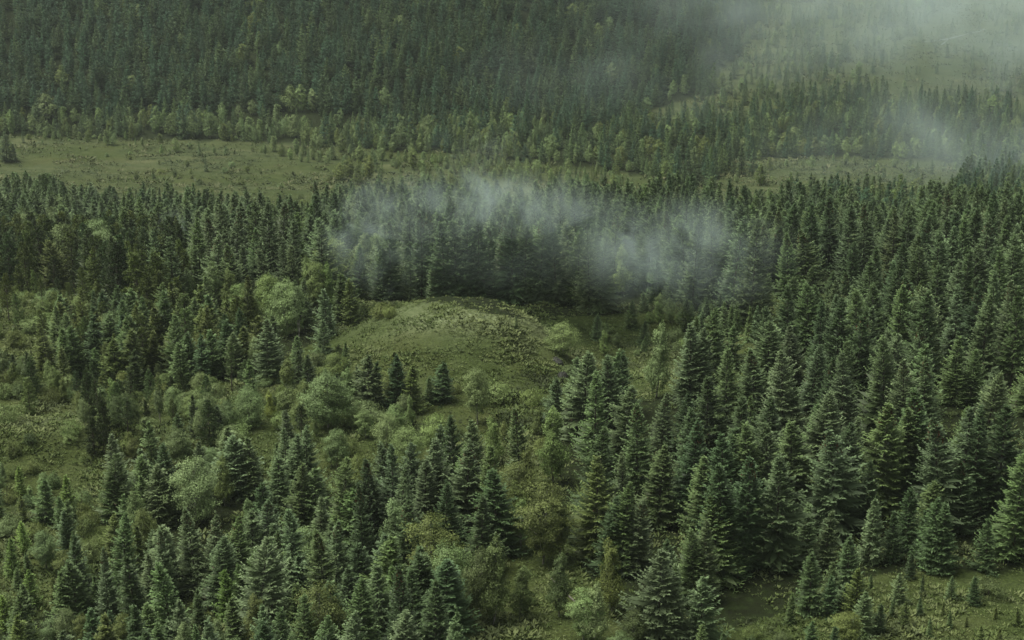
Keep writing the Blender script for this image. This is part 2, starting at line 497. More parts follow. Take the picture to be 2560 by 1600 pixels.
# ------------------------------------------------------------------ where the woods and clearings lie (outlines seen from the photo, laid on the ground)
STAND = [(1400,1060),(1480,1010),(1600,1000),(1720,990),(1900,945),(2000,870),(2130,805),(2230,775),(2750,740),(2750,1440),(2380,1425),(2200,1440),(2060,1470),(1990,1530),(1880,1560),(1700,1590),(1560,1570),(1480,1470),(1430,1380),(1395,1270),(1380,1130)]
LOWER = [(240,1460),(290,1320),(400,1250),(520,1225),(760,1235),(980,1250),(1100,1260),(1230,1290),(1275,1400),(1240,1470),(1170,1560),(1130,1950),(-150,1950),(-150,1640),(80,1560)]
THICKET = [(140,870),(200,800),(420,815),(620,800),(850,795),(870,810),(720,890),(640,945),(450,975),(250,975),(120,950)]
PINEWOOD = [(-60,735),(-60,665),(150,655),(450,655),(470,770),(300,775),(200,740),(120,725)]
LEFTBAND = [(-80,665),(-80,552),(250,562),(500,580),(940,585),(930,640),(480,650)]
CLUSTER = [(480,790),(470,690),(500,645),(930,640),(935,750),(890,775),(700,795)]
ROW = [(935,760),(930,590),(1500,580),(1960,590),(1950,720),(1800,750),(1650,775),(1400,795),(1290,798),(1220,785),(1100,755)]
BACK = [(1930,755),(1950,600),(2200,585),(2350,590),(2750,600),(2750,738),(2240,770),(2150,720),(2050,735)]
HILL = [(-300,345),(120,340),(380,352),(600,350),(800,366),(1000,378),(1250,385),(1400,350),(1550,305),(1680,262),(1790,235),(1770,190),(1850,140),(1830,90),(1900,50),(1880,0),(1960,-60),(-300,-60)]
VALLEY = [(1230,402),(1400,350),(1550,305),(1650,300),(1850,300),(2000,258),(2120,235),(2300,262),(2800,300),(2800,590),(2000,560),(1950,480),(1780,470),(1600,440),(1450,415)]
MEADOWS = [[(1830,402),(2010,392),(2330,400),(2450,430),(2380,480),(2300,500),(2060,505),(1900,510),(1780,470)],
           [(1480,300),(1640,262),(1870,262),(1880,290),(1650,310)],
           [(2420,575),(2800,560),(2800,640),(2450,620)]]
WOODS = [STAND, LOWER, THICKET, PINEWOOD, LEFTBAND, CLUSTER, ROW, BACK, HILL, VALLEY]

def wooded(u, v):
    m = np.zeros(np.shape(u), bool)
    for p in WOODS:
        m |= in_poly(u, v, p)
    for p in MEADOWS:
        m &= ~in_poly(u, v, p)
    return m

# ------------------------------------------------------------------ ground
def axis_lines(c0, c1, step, lo, hi, grow):
    mid = list(np.arange(c0, c1 + 1e-6, step))
    out, s, x = [], step, c1
    while x < hi:
        s *= grow; x += s; out.append(x)
    pre, s, x = [], step, c0
    while x > lo:
        s *= grow; x -= s; pre.append(x)
    return np.array(pre[::-1] + mid + out)

gx = axis_lines(-120, 120, 0.9, -1500, 1500, 1.03)
gy = axis_lines(140, 350, 0.9, -150, 2700, 1.012)
GX, GY = np.meshgrid(gx, gy)
GZ = terrain(GX, GY)
near = (GY > 130) & (GY < 420)
GZ = GZ + np.where(near, 0.30 * fbm(GX, GY, 3.2, 2, 41) + 0.35 * np.abs(fbm(GX, GY, 6.5, 2, 57)), 0.8 * fbm(GX, GY, 14, 2, 77))
gu, gv, gd = project(np.stack([GX, GY, GZ], -1))
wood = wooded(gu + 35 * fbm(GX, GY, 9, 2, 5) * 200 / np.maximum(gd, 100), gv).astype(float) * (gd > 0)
ny, nx = GX.shape
gm = bpy.data.meshes.new('ground')
gm.vertices.add(nx * ny)
gm.vertices.foreach_set('co', np.stack([GX, GY, GZ], -1).astype(np.float32).ravel())
ii = np.arange(nx * ny).reshape(ny, nx)
q = np.stack([ii[:-1, :-1], ii[:-1, 1:], ii[1:, 1:], ii[1:, :-1]], -1).reshape(-1, 4).astype(np.int32)
gm.loops.add(q.size); gm.loops.foreach_set('vertex_index', q.ravel())
gm.polygons.add(len(q))
gm.polygons.foreach_set('loop_start', np.arange(len(q), dtype=np.int32) * 4)
gm.polygons.foreach_set('loop_total', np.full(len(q), 4, np.int32))
pale = np.clip(np.exp(-(((GX - KX - 3) / 17) ** 2 + ((GY - KY + 5) / 13) ** 2) ** 1.5) + 0.8 * np.exp(-(((GX + 78) / 13) ** 2 + ((GY - 250) / 6) ** 2)), 0, 1) * (0.9 + 0.9 * fbm(GX, GY, 6, 3, 31))  # mask for top light painted into the ground colour: knoll crest and left hump
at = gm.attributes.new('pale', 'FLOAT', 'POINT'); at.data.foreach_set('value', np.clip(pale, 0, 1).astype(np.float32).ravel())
at = gm.attributes.new('bog', 'FLOAT', 'POINT'); at.data.foreach_set('value', (np.clip((GY - 540) / 60, 0, 1) * np.clip(0.62 + 1.3 * fbm(GX * 0.4, GY, 22, 3, 141), 0, 1) * np.clip(1.75 - GY / 1000, 0.3, 1)).astype(np.float32).ravel())
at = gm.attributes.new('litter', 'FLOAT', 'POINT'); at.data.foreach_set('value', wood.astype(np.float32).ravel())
gm.update(calc_edges=True)
gm.polygons.foreach_set('use_smooth', np.ones(len(q), bool))

def ground_material():
    m, nt, N, L = mat('moor_grass')
    tc = N.new('ShaderNodeTexCoord')
    def noise(scale, det, rough=0.6, stretch=None):
        n = N.new('ShaderNodeTexNoise'); n.inputs['Scale'].default_value = scale
        n.inputs['Detail'].default_value = det; n.inputs['Roughness'].default_value = rough
        if stretch:
            mp = N.new('ShaderNodeMapping'); mp.inputs['Scale'].default_value = stretch
            L.new(tc.outputs['Object'], mp.inputs[0]); L.new(mp.outputs[0], n.inputs['Vector'])
        else:
            L.new(tc.outputs['Object'], n.inputs['Vector'])
        return n.outputs['Fac']
    def ramp(fac, els):
        c = N.new('ShaderNodeValToRGB')
        while len(c.color_ramp.elements) < len(els):
            c.color_ramp.elements.new(0.5)
        for e, (p, col) in zip(c.color_ramp.elements, els):
            e.position = p; e.color = (*col, 1)
        L.new(fac, c.inputs[0])
        return c.outputs[0]
    def mix(f, a, b, kind='MIX'):
        x = N.new('ShaderNodeMix'); x.data_type = 'RGBA'; x.blend_type = kind
        if isinstance(f, float): x.inputs[0].default_value = f
        else: L.new(f, x.inputs[0])
        L.new(a, x.inputs[6]); L.new(b, x.inputs[7])
        return x.outputs[2]
    big = ramp(noise(0.035, 5), [(0.30, (0.038, 0.054, 0.013)), (0.46, (0.058, 0.080, 0.020)), (0.60, (0.080, 0.090, 0.026)), (0.74, (0.080, 0.068, 0.026))])
    mid = ramp(noise(0.35, 6, 0.65, (0.6, 1, 1)), [(0.32, (0.022, 0.031, 0.010)), (0.50, (0.048, 0.066, 0.022)), (0.68, (0.078, 0.096, 0.042))])
    fine = ramp(noise(2.6, 4, 0.7), [(0.30, (0.45, 0.45, 0.42)), (0.55, (1.0, 1.0, 1.0)), (0.75, (1.5, 1.5, 1.4))])
    grass = mix(1.0, mix(0.55, big, mid), fine, 'MULTIPLY')
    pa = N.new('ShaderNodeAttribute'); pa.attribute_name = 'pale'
    toplit_grass = ramp(noise(1.7, 5), [(0.3, (0.090, 0.118, 0.050)), (0.55, (0.165, 0.195, 0.098)), (0.75, (0.230, 0.245, 0.150))])  # brightened grass colour, paints the top-lit look of crest and hump
    grass = mix(pa.outputs['Fac'], grass, toplit_grass)
    bo = N.new('ShaderNodeAttribute'); bo.attribute_name = 'bog'
    sedge = ramp(noise(0.16, 6, 0.65, (0.35, 1, 1)), [(0.32, (0.036, 0.050, 0.020)), (0.5, (0.060, 0.076, 0.031)), (0.68, (0.096, 0.104, 0.048))])
    grass = mix(bo.outputs['Fac'], grass, sedge)
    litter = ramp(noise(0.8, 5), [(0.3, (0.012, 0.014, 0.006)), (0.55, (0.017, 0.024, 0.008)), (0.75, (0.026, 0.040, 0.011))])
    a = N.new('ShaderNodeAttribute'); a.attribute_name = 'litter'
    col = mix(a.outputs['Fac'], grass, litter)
    p = N.new('ShaderNodeBsdfPrincipled'); p.inputs['Roughness'].default_value = 0.95
    p.inputs['Specular IOR Level'].default_value = 0.1
    L.new(col, p.inputs['Base Color'])
    b = N.new('ShaderNodeBump'); b.inputs['Strength'].default_value = 0.9; b.inputs['Distance'].default_value = 0.35
    L.new(noise(1.1, 7, 0.7), b.inputs['Height']); L.new(b.outputs[0], p.inputs['Normal'])
    o = N.new('ShaderNodeOutputMaterial'); L.new(p.outputs[0], o.inputs['Surface'])
    return m

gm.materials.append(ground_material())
ground = bpy.data.objects.new('ground', gm); COL.objects.link(ground)
ground['kind'] = 'structure'; ground['label'] = 'rolling valley ground of moor grass and forest floor'

def zg(x, y):
    return float(terrain(x, y))

# a small stream that shows white on the misty moor
def stream():
    pts = [ground_at(u, v) for u, v in ((2462,74),(2448,80),(2420,86),(2396,93),(2372,98),(2348,103),(2310,107))]
    pts2 = [ground_at(u, v) for u, v in ((2372,98),(2362,108),(2352,114))]
    vv, ff = [], []
    for line, w in ((pts, 0.5), (pts2, 0.6)):
        b = len(vv)
        for i, (x, y) in enumerate(line):
            ww = w * (0.5 + 0.7 * R.random())
            vv += [(x, y - ww, zg(x, y - ww) + 0.55), (x, y + ww, zg(x, y + ww) + 0.60)]
        ff += [(b + 2 * i, b + 2 * i + 2, b + 2 * i + 3, b + 2 * i + 1) for i in range(len(line) - 1)]
    me = bpy.data.meshes.new('stream'); me.from_pydata(vv, [], ff)
    m, nt, N, L = mat('white_water')
    p = N.new('ShaderNodeBsdfPrincipled'); p.inputs['Base Color'].default_value = (0.30, 0.34, 0.34, 1); p.inputs['Roughness'].default_value = 0.15
    nz = N.new('ShaderNodeTexNoise'); nz.inputs['Scale'].default_value = 0.4
    bp = N.new('ShaderNodeBump'); bp.inputs['Strength'].default_value = 0.5
    L.new(nz.outputs['Fac'], bp.inputs['Height']); L.new(bp.outputs[0], p.inputs['Normal'])
    o = N.new('ShaderNodeOutputMaterial'); L.new(p.outputs[0], o.inputs['Surface'])
    me.materials.append(m)
    ob = bpy.data.objects.new('stream', me); COL.objects.link(ob)
    ob['kind'] = 'structure'; ob['label'] = 'pale thread of a stream on the misty moor'
stream()

# ------------------------------------------------------------------ trees read from the photo
TONE = {'B': (0.114, 0.156, 0.072), 'D': (0.066, 0.102, 0.042), 'M': (0.100, 0.146, 0.054), 'O': (0.100, 0.128, 0.038), 'Y': (0.130, 0.195, 0.048), 'K': (0.050, 0.072, 0.026), 'H': (0.050, 0.096, 0.050),
        'g': (0.172, 0.228, 0.092), 'l': (0.175, 0.235, 0.080), 'o': (0.130, 0.162, 0.050), 'y': (0.260, 0.300, 0.070), 'k': (0.092, 0.122, 0.044)}
TWORD = {'H': 'dark green', 'B': 'blue-green', 'D': 'dark green', 'M': 'mid-green', 'O': 'olive green', 'Y': 'yellow-green', 'K': 'blackish green',
         'g': 'grey-green', 'l': 'light green', 'o': 'olive', 'y': 'yellowish', 'k': 'dull dark green'}
NOUN = {'s': 'spruce', 'y': 'young spruce', 'd': 'birch', 'p': 'pine', 'h': 'shrub'}
TREES = []
def add(k, x, y, h, tone, wide=1.0, label=None, v=None, listed=True):
    store = {'s': SPRUCE, 'y': YOUNG, 'd': BIRCH, 'p': PINE, 'h': SHRUB, 'S': FAR_S, 'D': FAR_B}[k]
    if k == 's' and h < 10.5:
        k = 'y'; store = YOUNG
    z = zg(x, y)
    r = R.random
    t = np.array(TONE[tone]) * (0.80 + 0.40 * r()) * np.array([0.92 + 0.12 * r(), 1.0, 0.92 + 0.14 * r()])
    if k in 'sS':
        wide *= min(1.0, (16.5 / h) ** 0.9)
    TREES.append(dict(k=k.lower() if k in 'SD' else k, store=store, i=R.randrange(len(store)) if v is None else v, x=x, y=y, z=z, h=h,
                      w=wide, tone=t, tw=TWORD[tone], label=label, rot=r() * 6.283, listed=listed, tilt=(R.gauss(0, 0.028), R.gauss(0, 0.028))))

def by_px(txt, ox, oy, s):
    """rows: kind x y(tip) b(foot, or metres when small) tone [wide] [label]; x y b as read in an enlarged view with origin ox, oy and scale s"""
    for row in txt.strip().splitlines():
        p = row.split(None, 6)
        k, x, y, b, tone = p[0], float(p[1]), float(p[2]), float(p[3]), p[4]
        wide = float(p[5]) if len(p) > 5 else 1.0
        label = p[6] if len(p) > 6 else None
        u, v = ox + x / s, oy + y / s
        if b <= 30:
            h = b * (1.12 if k == 's' else 1.0)
            X, Y = ground_at(u, v, h)
        else:
            X, Y = ground_at(u, oy + b / s)
            d = rays(u, v)
            h = max(0.6, float(d[2] / d[1] * Y - zg(X, Y)))
            X = float(d[0] / d[1] * Y)
        if k == 's' and abs(X - KX) < 28 and 292 < Y < 352 and v < 720 and b < 1530 and oy == 0:      # these stand behind the knoll, their feet hidden by its crest
            d = rays(u, v)
            for yy in np.arange(353, 470, 1.0):
                hh_ = float(d[2] / d[1] * yy - zg(d[0] / d[1] * yy, yy))
                if hh_ <= 21:
                    X, Y, h = float(d[0] / d[1] * yy), float(yy), max(hh_, 6.0)
                    break
        vv_ = None if k != 'd' else 5 if label and 'largest round' in label else R.choice((0, 4, 1, 2, 4)) if wide >= 0.85 else R.choice((1, 1, 3, 4, 6))
        add(k, X, Y, h, tone, wide * (1.15 if k == 's' else 1.15 if k == 'd' else 1.0), label, vv_)

BR = """
s 200 280 520 B 0.9 small blue-green spruce below the rock face at the stand's upper left corner
s 345 140 560 B 1.1 pale blue-green spruce at the stand's upper left corner beside the knoll
s 470 160 14 B
s 540 310 700 B 1.1
s 595 380 14 M
s 715 330 620 B
s 805 360 650 D 0.8 slender dark spruce before the dark gap under the pale spruces
d 690 15 14 g 0.65
s 850 10 390 B 1.15
s 900 40 390 B
s 990 30 8 M
s 1050 30 8 M
s 1030 130 13 M
s 1160 140 500 B 1.2 broad blue-green spruce rising above the middle of the stand's back edge
s 1220 0 330 B 1.2
s 1330 20 300 B
s 1300 140 14 B
s 1437 110 430 B 1.0
s 1513 170 12 D
s 1585 160 14 B
s 1340 310 560 B 0.9
s 1490 330 720 B 1.1
s 1450 390 700 M
s 1545 500 1010 B 1.15 broad tall spruce left of the deep dark gap inside the stand
s 1345 470 900 M 1.2 light-tipped broad spruce with spreading lower branches amid the stand
s 1237 480 15 B
s 1135 490 15 M
s 1090 510 14 D
s 870 470 14 D
s 905 630 1010 M 1.2
s 700 600 970 M 1.25
s 1010 650 15 D
s 1030 730 1010 B
s 1120 630 15 D
s 1270 620 15 B
s 1020 540 14 D
s 1785 375 900 M 1.3 broad light-tipped spruce right of the deep dark gap inside the stand
s 1945 335 860 M 1.2
s 1905 400 860 M
s 2050 470 15 B
s 2160 400 900 B 1.1
s 2210 420 15 D
s 2270 240 620 B 1.1
s 2340 400 15 D
s 2110 70 400 M
s 2190 130 400 M
s 1970 180 14 B
s 1870 170 14 B
s 1800 60 13 B
s 1690 650 1010 D 0.75 slender spruce standing alone in the dark gap of the stand
s 1710 840 1150 B 0.8
s 1410 860 1120 B 0.9
s 1490 910 1180 B 1.0
s 1270 880 1140 D 0.8
s 1600 1040 1290 D 1.0
s 1890 800 1090 D 0.8
s 1940 900 1120 D 0.7
s 2005 860 1180 D 0.9
s 2060 860 1190 D 0.9
s 2260 940 1190 D 0.85 dark spruce at the stand's lower right corner above the small clearing
s 2140 660 1000 D
s 1990 760 1060 M
s 1810 900 1140 D 0.7
s 910 950 1340 B 1.1
s 860 980 1340 M 1.0
s 740 1030 1310 D 0.8
s 700 1070 1520 B 1.2 spruce with a rusty cone patch under its tip at the stand's front edge
s 765 1160 1500 B 0.9
s 990 830 1240 M 1.1
s 530 770 1200 M 0.9
s 590 830 1200 B 1.0
s 410 640 1130 O 1.0
s 470 840 1190 D
s 1420 1110 1390 D 0.9
s 1510 1200 1400 D 0.9
s 1560 1240 1390 B 1.1
s 1640 1180 1410 O 1.0
s 1665 1285 1480 B 1.0
s 1320 1290 1440 M 0.8 small mid-green spruce just before the stand's front edge
y 1835 1200 1340 B 1.2 stout blue-green young spruce on the open ground before the stand
y 1700 1200 1270 M 0.9
y 1890 1100 1220 D
y 2085 1210 1320 B 1.0 neat young spruce standing alone high on the lower right clearing
y 2195 1210 1350 D 1.0
y 1945 1210 1300 D 0.8
y 1930 1310 1395 D 0.8
y 1980 1410 1500 M 0.9
y 2075 1370 1455 M 0.9
y 2220 1440 1545 O
y 2310 1455 1560 O
y 2395 1360 1440 O
y 1415 1420 1560 D 1.1
y 1740 1340 1480 D 0.9
y 1800 1310 1400 D 0.8
y 1530 1450 1600 D
y 890 1440 1640 M
y 990 1480 1640 D
y 2150 1400 1450 O
y 2040 1330 1395 O 0.8
y 2290 1350 1420 O
y 1660 1480 1600 M
d 200 408 770 l 0.8 tall pale birch at the foot of the knoll beside the dark stand
d 150 770 1160 o 0.9 olive birch with a long white lower stem left of the stand
d 225 860 1120 k 0.8
d 40 1155 1400 k 1.0
d 225 1102 1395 k 0.8 narrow dull birch with a bare pale stem on the dim clearing
d 480 1045 1385 o 0.7 narrow birch with a curved white stem against the dark spruces
d 340 1272 1520 g 0.85 twin-topped pale birch in the dim clearing, its left top
d 388 1262 1540 g 0.85 twin-topped pale birch in the dim clearing, its right top
d 580 1365 1545 k 0.9
d 520 1478 1640 g 1.0
d 235 15 170 l 1.3 round light green birch at the right end of the knoll ridge
d 440 50 170 l 0.9
d 1590 1370 1530 o 1.3 olive broad bush-like birch under the spruces at the stand's front
d 1140 1500 1680 k 1.0
h 265 215 270 g
h 95 330 400 l
h 1280 1470 1520 k
h 1130 1450 1500 o
"""
BL = """
s 1105 75 285 B 1.1 neat blue-green spruce alone at the right end of the young thicket
s 1265 -5 300 B 1.25 broad blue-green spruce with open ground at its right foot
s 1530 0 170 B 1.0
s 1530 125 225 B 0.9
s 1740 170 410 B 1.0
s 1775 195 400 D 0.9
s 1700 225 390 B 0.9
s 1875 170 410 D 0.9 slim spruce at the lower left foot of the grassy knoll
s 2090 205 388 D 1.2 stout dark spruce alone on the front slope of the knoll
s 2030 270 388 M 0.9
s 1625 110 300 M 0.6
s 705 480 700 M 0.9 slender mid-green spruce left of a round pale birch
s 515 632 950 M 0.9 pointed mid-green spruce on the bank above the young trees
s 660 615 900 B 1.0
s 735 690 970 B 1.0
s 665 740 970 M 0.9
s 585 820 1010 M 0.8
s 540 740 950 M 1.0
s 200 755 960 M 1.0 dark-bottomed young spruce on the bare bank at the left
s 300 850 1080 M 0.9
s 310 900 1090 B 0.9
s 530 920 1120 O 0.9
s 640 975 1180 O 0.9
s 95 955 1060 Y 1.0
s 125 1095 1190 M 0.9
s 130 1185 1360 Y 0.9
s 110 1250 1400 M 1.1
s 65 1365 1540 M 1.0
s 145 1395 1560 Y 0.7 slim yellow-green spruce at the photo's bottom left corner
s 15 1300 1460 Y 1.0
s 40 1040 1170 M 0.9
s 270 1180 1410 M 0.9
s 340 1148 1410 M 1.1
s 455 1208 1400 M 0.9
s 525 1210 1390 M 0.8
s 615 1150 1410 B 0.9
s 695 1120 1380 B 1.0
s 580 1090 1180 M 0.8
s 770 968 1290 B 1.15 blue-green spruce with clearly layered branches beside a dark gap
s 710 990 1230 B 0.8
s 1060 1175 1420 Y 0.8 bright green slender spruce amid the lower wood
s 1020 1008 1370 B 1.1
s 1110 930 1280 M 1.0
s 1240 840 1180 B 1.0
s 1185 900 1200 B
s 1210 1090 1310 M 1.0
s 1290 960 1200 B
s 1385 900 1200 M
s 1360 1120 1420 B 1.0
s 1425 1100 1420 B
s 1495 850 1180 B 1.0
s 1565 955 1250 B 0.9
s 1660 800 1120 M 1.0
s 1480 700 1000 M 1.1
s 1410 670 1000 M 1.1
s 1310 640 920 B
s 1240 770 1050 D
s 1100 545 830 B 1.2
s 1040 515 800 B 1.0
s 1190 560 850 B
s 1390 540 860 B 1.1
s 1340 505 820 B
s 1820 585 950 B 1.0 tall blue-grey spruce left of the foot of the knoll
s 2030 560 980 B 1.25 broad tall spruce in front of a round pale birch below the knoll
s 2000 655 1020 B
s 1920 860 1250 D 1.1
s 1990 1100 1450 D 1.0
s 2030 1120 1450 B
s 2110 1120 1490 D 1.4 broad dark spruce at the lower wood's right edge above dim grass
s 1800 1010 1350 B
s 1850 1040 1400 M
s 1990 1075 1420 D
s 2200 600 1020 B 1.2
s 2340 700 1100 D 1.2
s 2270 820 1200 D 1.1
s 2100 760 1150 D
s 1545 1240 1560 B
s 1580 1255 1580 D
s 835 1328 1580 B 0.9
s 690 1345 1560 M
s 740 1425 1620 M
s 510 1370 1540 D
s 930 1270 1440 D 0.9
s 930 1445 1620 M 0.8
s 1360 1440 1620 B 1.1
s 1340 1475 1640 M
s 1520 1370 1580 M 0.9
s 1740 1305 1570 D
s 1650 1180 1500 D
s 1400 1250 1540 M
s 800 1400 1570 D
s 1090 1330 1560 M
s 1130 1160 1400 M
s 1430 1350 1600 M
s 1900 1250 1540 D
s 1840 1180 1500 M
s 2020 1290 1560 D
s 1700 1060 1380 D
s 1180 1180 1400 D
d 1540 235 505 g 1.25 largest round grey-green birch with dark lower half below the knoll
d 1165 318 520 g 0.9 grey-green birch with its stem showing left of a yellowish bush
d 1275 340 480 y 0.75 yellowish young birch at the edge of the scrub
d 945 248 345 g 1.1
d 750 322 500 g 0.75 pale silvery birch, narrow, amid the scrub at the left
d 820 508 695 g 0.95 round pale birch right of a slender mid-green spruce
d 905 658 960 g 0.95 large grey-green pear-shaped birch amid the lower spruces
d 1045 645 880 o 0.75 olive birch behind the large pear-shaped grey-green one
d 1585 508 720 g 0.9
d 1700 378 470 g 0.9
d 1725 420 560 g 1.0
d 1820 448 620 g 1.0
d 1860 400 560 g 1.0
d 1940 348 500 g 0.55 thin pale birch with a bare forked stem below the knoll
d 2055 440 640 l 1.1
d 1920 500 700 l 1.0
d 2255 222 490 g 0.75 tall narrow pale birch on the knoll's right slope
d 2340 462 690 l 0.8 pale birch with a knobbly top below the knoll's right slope
d 1170 838 1010 g 0.8
d 200 995 1190 g 0.85 silvery birch between young spruces on the left bank
d 300 1085 1230 o 0.9
d 385 1120 1240 g 0.9
d 300 1368 1540 g 0.9
d 390 1388 1550 o 0.9
d 235 1410 1540 g 0.9
d 570 1378 1570 o 0.8
d 1210 1288 1570 o 0.85 olive birch amid the spruces at the bottom edge
d 2330 1040 1440 k 0.7
d 2260 1070 1420 k 0.7
d 390 368 510 g 0.75
d 620 560 660 o 1.0
d 1640 340 480 g 0.8
d 1560 560 700 o 0.9
d 1700 640 820 o
p 125 272 452 l 1.3 pale spreading pine with a dark stem on the grassy hump
p 355 238 390 D 1.1 left one of two dark pines before the young thicket
p 412 252 445 D 1.0 right one of two dark pines before the young thicket
p 590 360 560 K 1.3 broad dark green pine in the scrub, largest of its clump
p 490 362 580 K 1.1
p 430 455 640 K 1.4
p 680 470 600 K 1.0
p 690 380 490 K
p 820 370 510 O 0.9
p 1075 360 480 O 0.9
p 480 480 640 K 1.1
h 140 535 590 K
h 60 580 645 o
h 330 475 545 l
h 20 400 490 g
h 330 540 580 l
h 870 345 410 g 1.2
h 930 330 390 g 1.3
h 1020 300 370 g
h 900 380 440 g 1.4
h 990 360 430 g
h 1350 330 420 g
h 1330 440 510 l
h 1250 270 320 g
h 1730 390 480 g 1.2
h 1680 420 500 g 1.2
h 830 300 370 g
h 790 260 320 o
h 1400 400 460 g
h 970 470 530 o
h 1100 420 500 o
h 620 330 390 o
h 540 320 370 o
h 230 320 390 o
h 20 300 370 g
h 90 280 330 o
h 380 860 930 o
h 250 720 790 M
h 120 830 900 M
h 30 800 860 o
h 70 690 740 o
h 150 660 720 o
h 430 900 970 o
h 450 1010 1090 o
h 820 240 300 o
h 580 570 640 o
h 1290 240 300 o
h 2340 300 380 l 1.6
h 1640 560 640 o
h 2150 300 345 o
"""
TL = """
s 1210 1138 1420 B 0.9 blue-green spruce peak standing before the dark heart of the spruce cluster
s 1320 1130 1430 B 0.9
s 1375 1150 1430 B 0.9
s 1255 1170 1430 B
s 1140 1150 1430 B
s 1600 1198 1460 M 0.8
s 1690 1158 1480 M 1.0
s 1600 1280 1500 O 0.8
s 1690 1230 1510 O 0.9
s 1650 1320 1540 O 0.8
s 1100 905 18 B 1.1
s 1170 890 18 B
s 1490 850 18 B
s 1480 910 18 D
s 1530 870 18 D
s 1380 920 18 B
s 1320 945 18 B
s 1260 960 18 B
s 1220 900 18 B
s 1050 962 17 B
s 1600 910 18 D
s 980 980 16 B
s 1720 870 18 D
s 1790 828 18 D
s 1830 880 18 D
s 1930 955 20 B
s 1985 990 20 B
s 1805 1158 1450 D 1.2 dark layered spruce at the left end of the row behind the knoll
s 1935 1238 1440 B 1.0
s 1840 1040 20 B
s 2030 975 1430 B 1.0 tall misty spruce at the right end of the smoky drift behind the knoll
s 2100 1050 1430 D
s 2160 1035 1440 B
s 2205 1015 1440 D
s 2260 1010 1440 D
s 2050 1250 1430 B
s 2140 1330 1460 B 0.8
s 2340 1290 1500 B
s 2310 920 20 B
s 2390 1000 20 B
s 30 850 15 B
s 130 840 15 M
s 190 838 15 B
s 290 842 15 B
s 310 920 15 M
s 370 880 14 B
s 440 960 15 B
s 580 985 15 M
s 720 1010 15 B
s 680 890 13 D 0.7
s 742 885 13 D 0.7
s 800 930 13 D 0.7
s 500 890 12 D 0.7
s 640 895 12 D 0.7
d 120 1000 14 g
d 280 1060 14 g
d 460 1030 15 g
d 500 1080 14 g
s 800 1120 15 B
s 740 1090 15 B
p 60 1050 14 O 1.3
p 110 1150 13 O 1.2
p 190 1058 15 K 1.3
p 330 1080 15 O 1.3
p 420 1080 14 K 1.3
p 640 1195 14 O 1.4
p 540 1150 14 K 1.4
p 750 1200 14 O 1.4
p 800 1150 14 K 1.3
p 470 1120 14 O 1.3
p 130 1198 1330 O 0.7
p 80 1258 1400 O 1.0 ragged pine behind the pale bushes near the left edge
p 165 1275 1418 l 0.9 small pale pine with a bare stem before the dark pine wood
p 325 1330 1462 O 0.8 thin small pine with a bare stem on the grassy clearing
p 390 1268 1500 O 0.95 tall open pine with its dark stem showing on the clearing
p 75 1390 1545 l 1.1 pale wide pine with a leaning dark stem near the left edge
p 20 1300 1520 O 0.9
p 240 1200 1400 K
s 500 1372 1530 B 1.0 silvery spruce with reddish dead lower branches beside the pines
s 645 1425 1600 O 0.8
s 690 1462 1610 O 0.7
s 745 1425 1610 O 0.8
s 790 1490 1640 O 0.8
s 670 1370 1480 O 0.9
s 870 1420 1560 O 0.8
d 890 1262 1470 g 0.75 tall silvery birch at the left side of the mixed clump
d 1000 1240 1500 g 0.8
d 1090 1270 1520 o 0.8
d 1130 1338 1560 l 0.9
d 1280 1290 1540 l 0.8 light green birch in the middle of the mixed clump
d 1240 1310 1530 l 0.8
d 1450 1222 1500 l 0.7 pale narrow birch top at the right of the mixed clump, left twin
d 1492 1230 1500 l 0.7 pale narrow birch top at the right of the mixed clump, right twin
d 1540 1250 1500 l 0.7
d 1340 1328 1590 g 0.9
d 1400 1350 1600 g 0.8
s 1160 1298 1580 O 0.9
s 980 1298 1540 M 0.8
s 1540 1370 1600 B 0.9
s 1430 1320 1560 B
s 1060 1400 1620 O 0.8
s 300 1560 1740 M 0.8
s 540 1580 1740 O 0.8
s 450 1640 1800 M 0.8
s 720 1560 1760 O 0.9
d 1190 1400 1580 o 0.8
h 1800 1440 1500 o 1.3
h 1840 1450 1500 o
h 60 1560 1640 o
h 200 1480 1530 l 1.6
h 150 1500 1560 l 1.6
h 260 1500 1560 l 1.6
h 300 1470 1520 l 1.4
"""
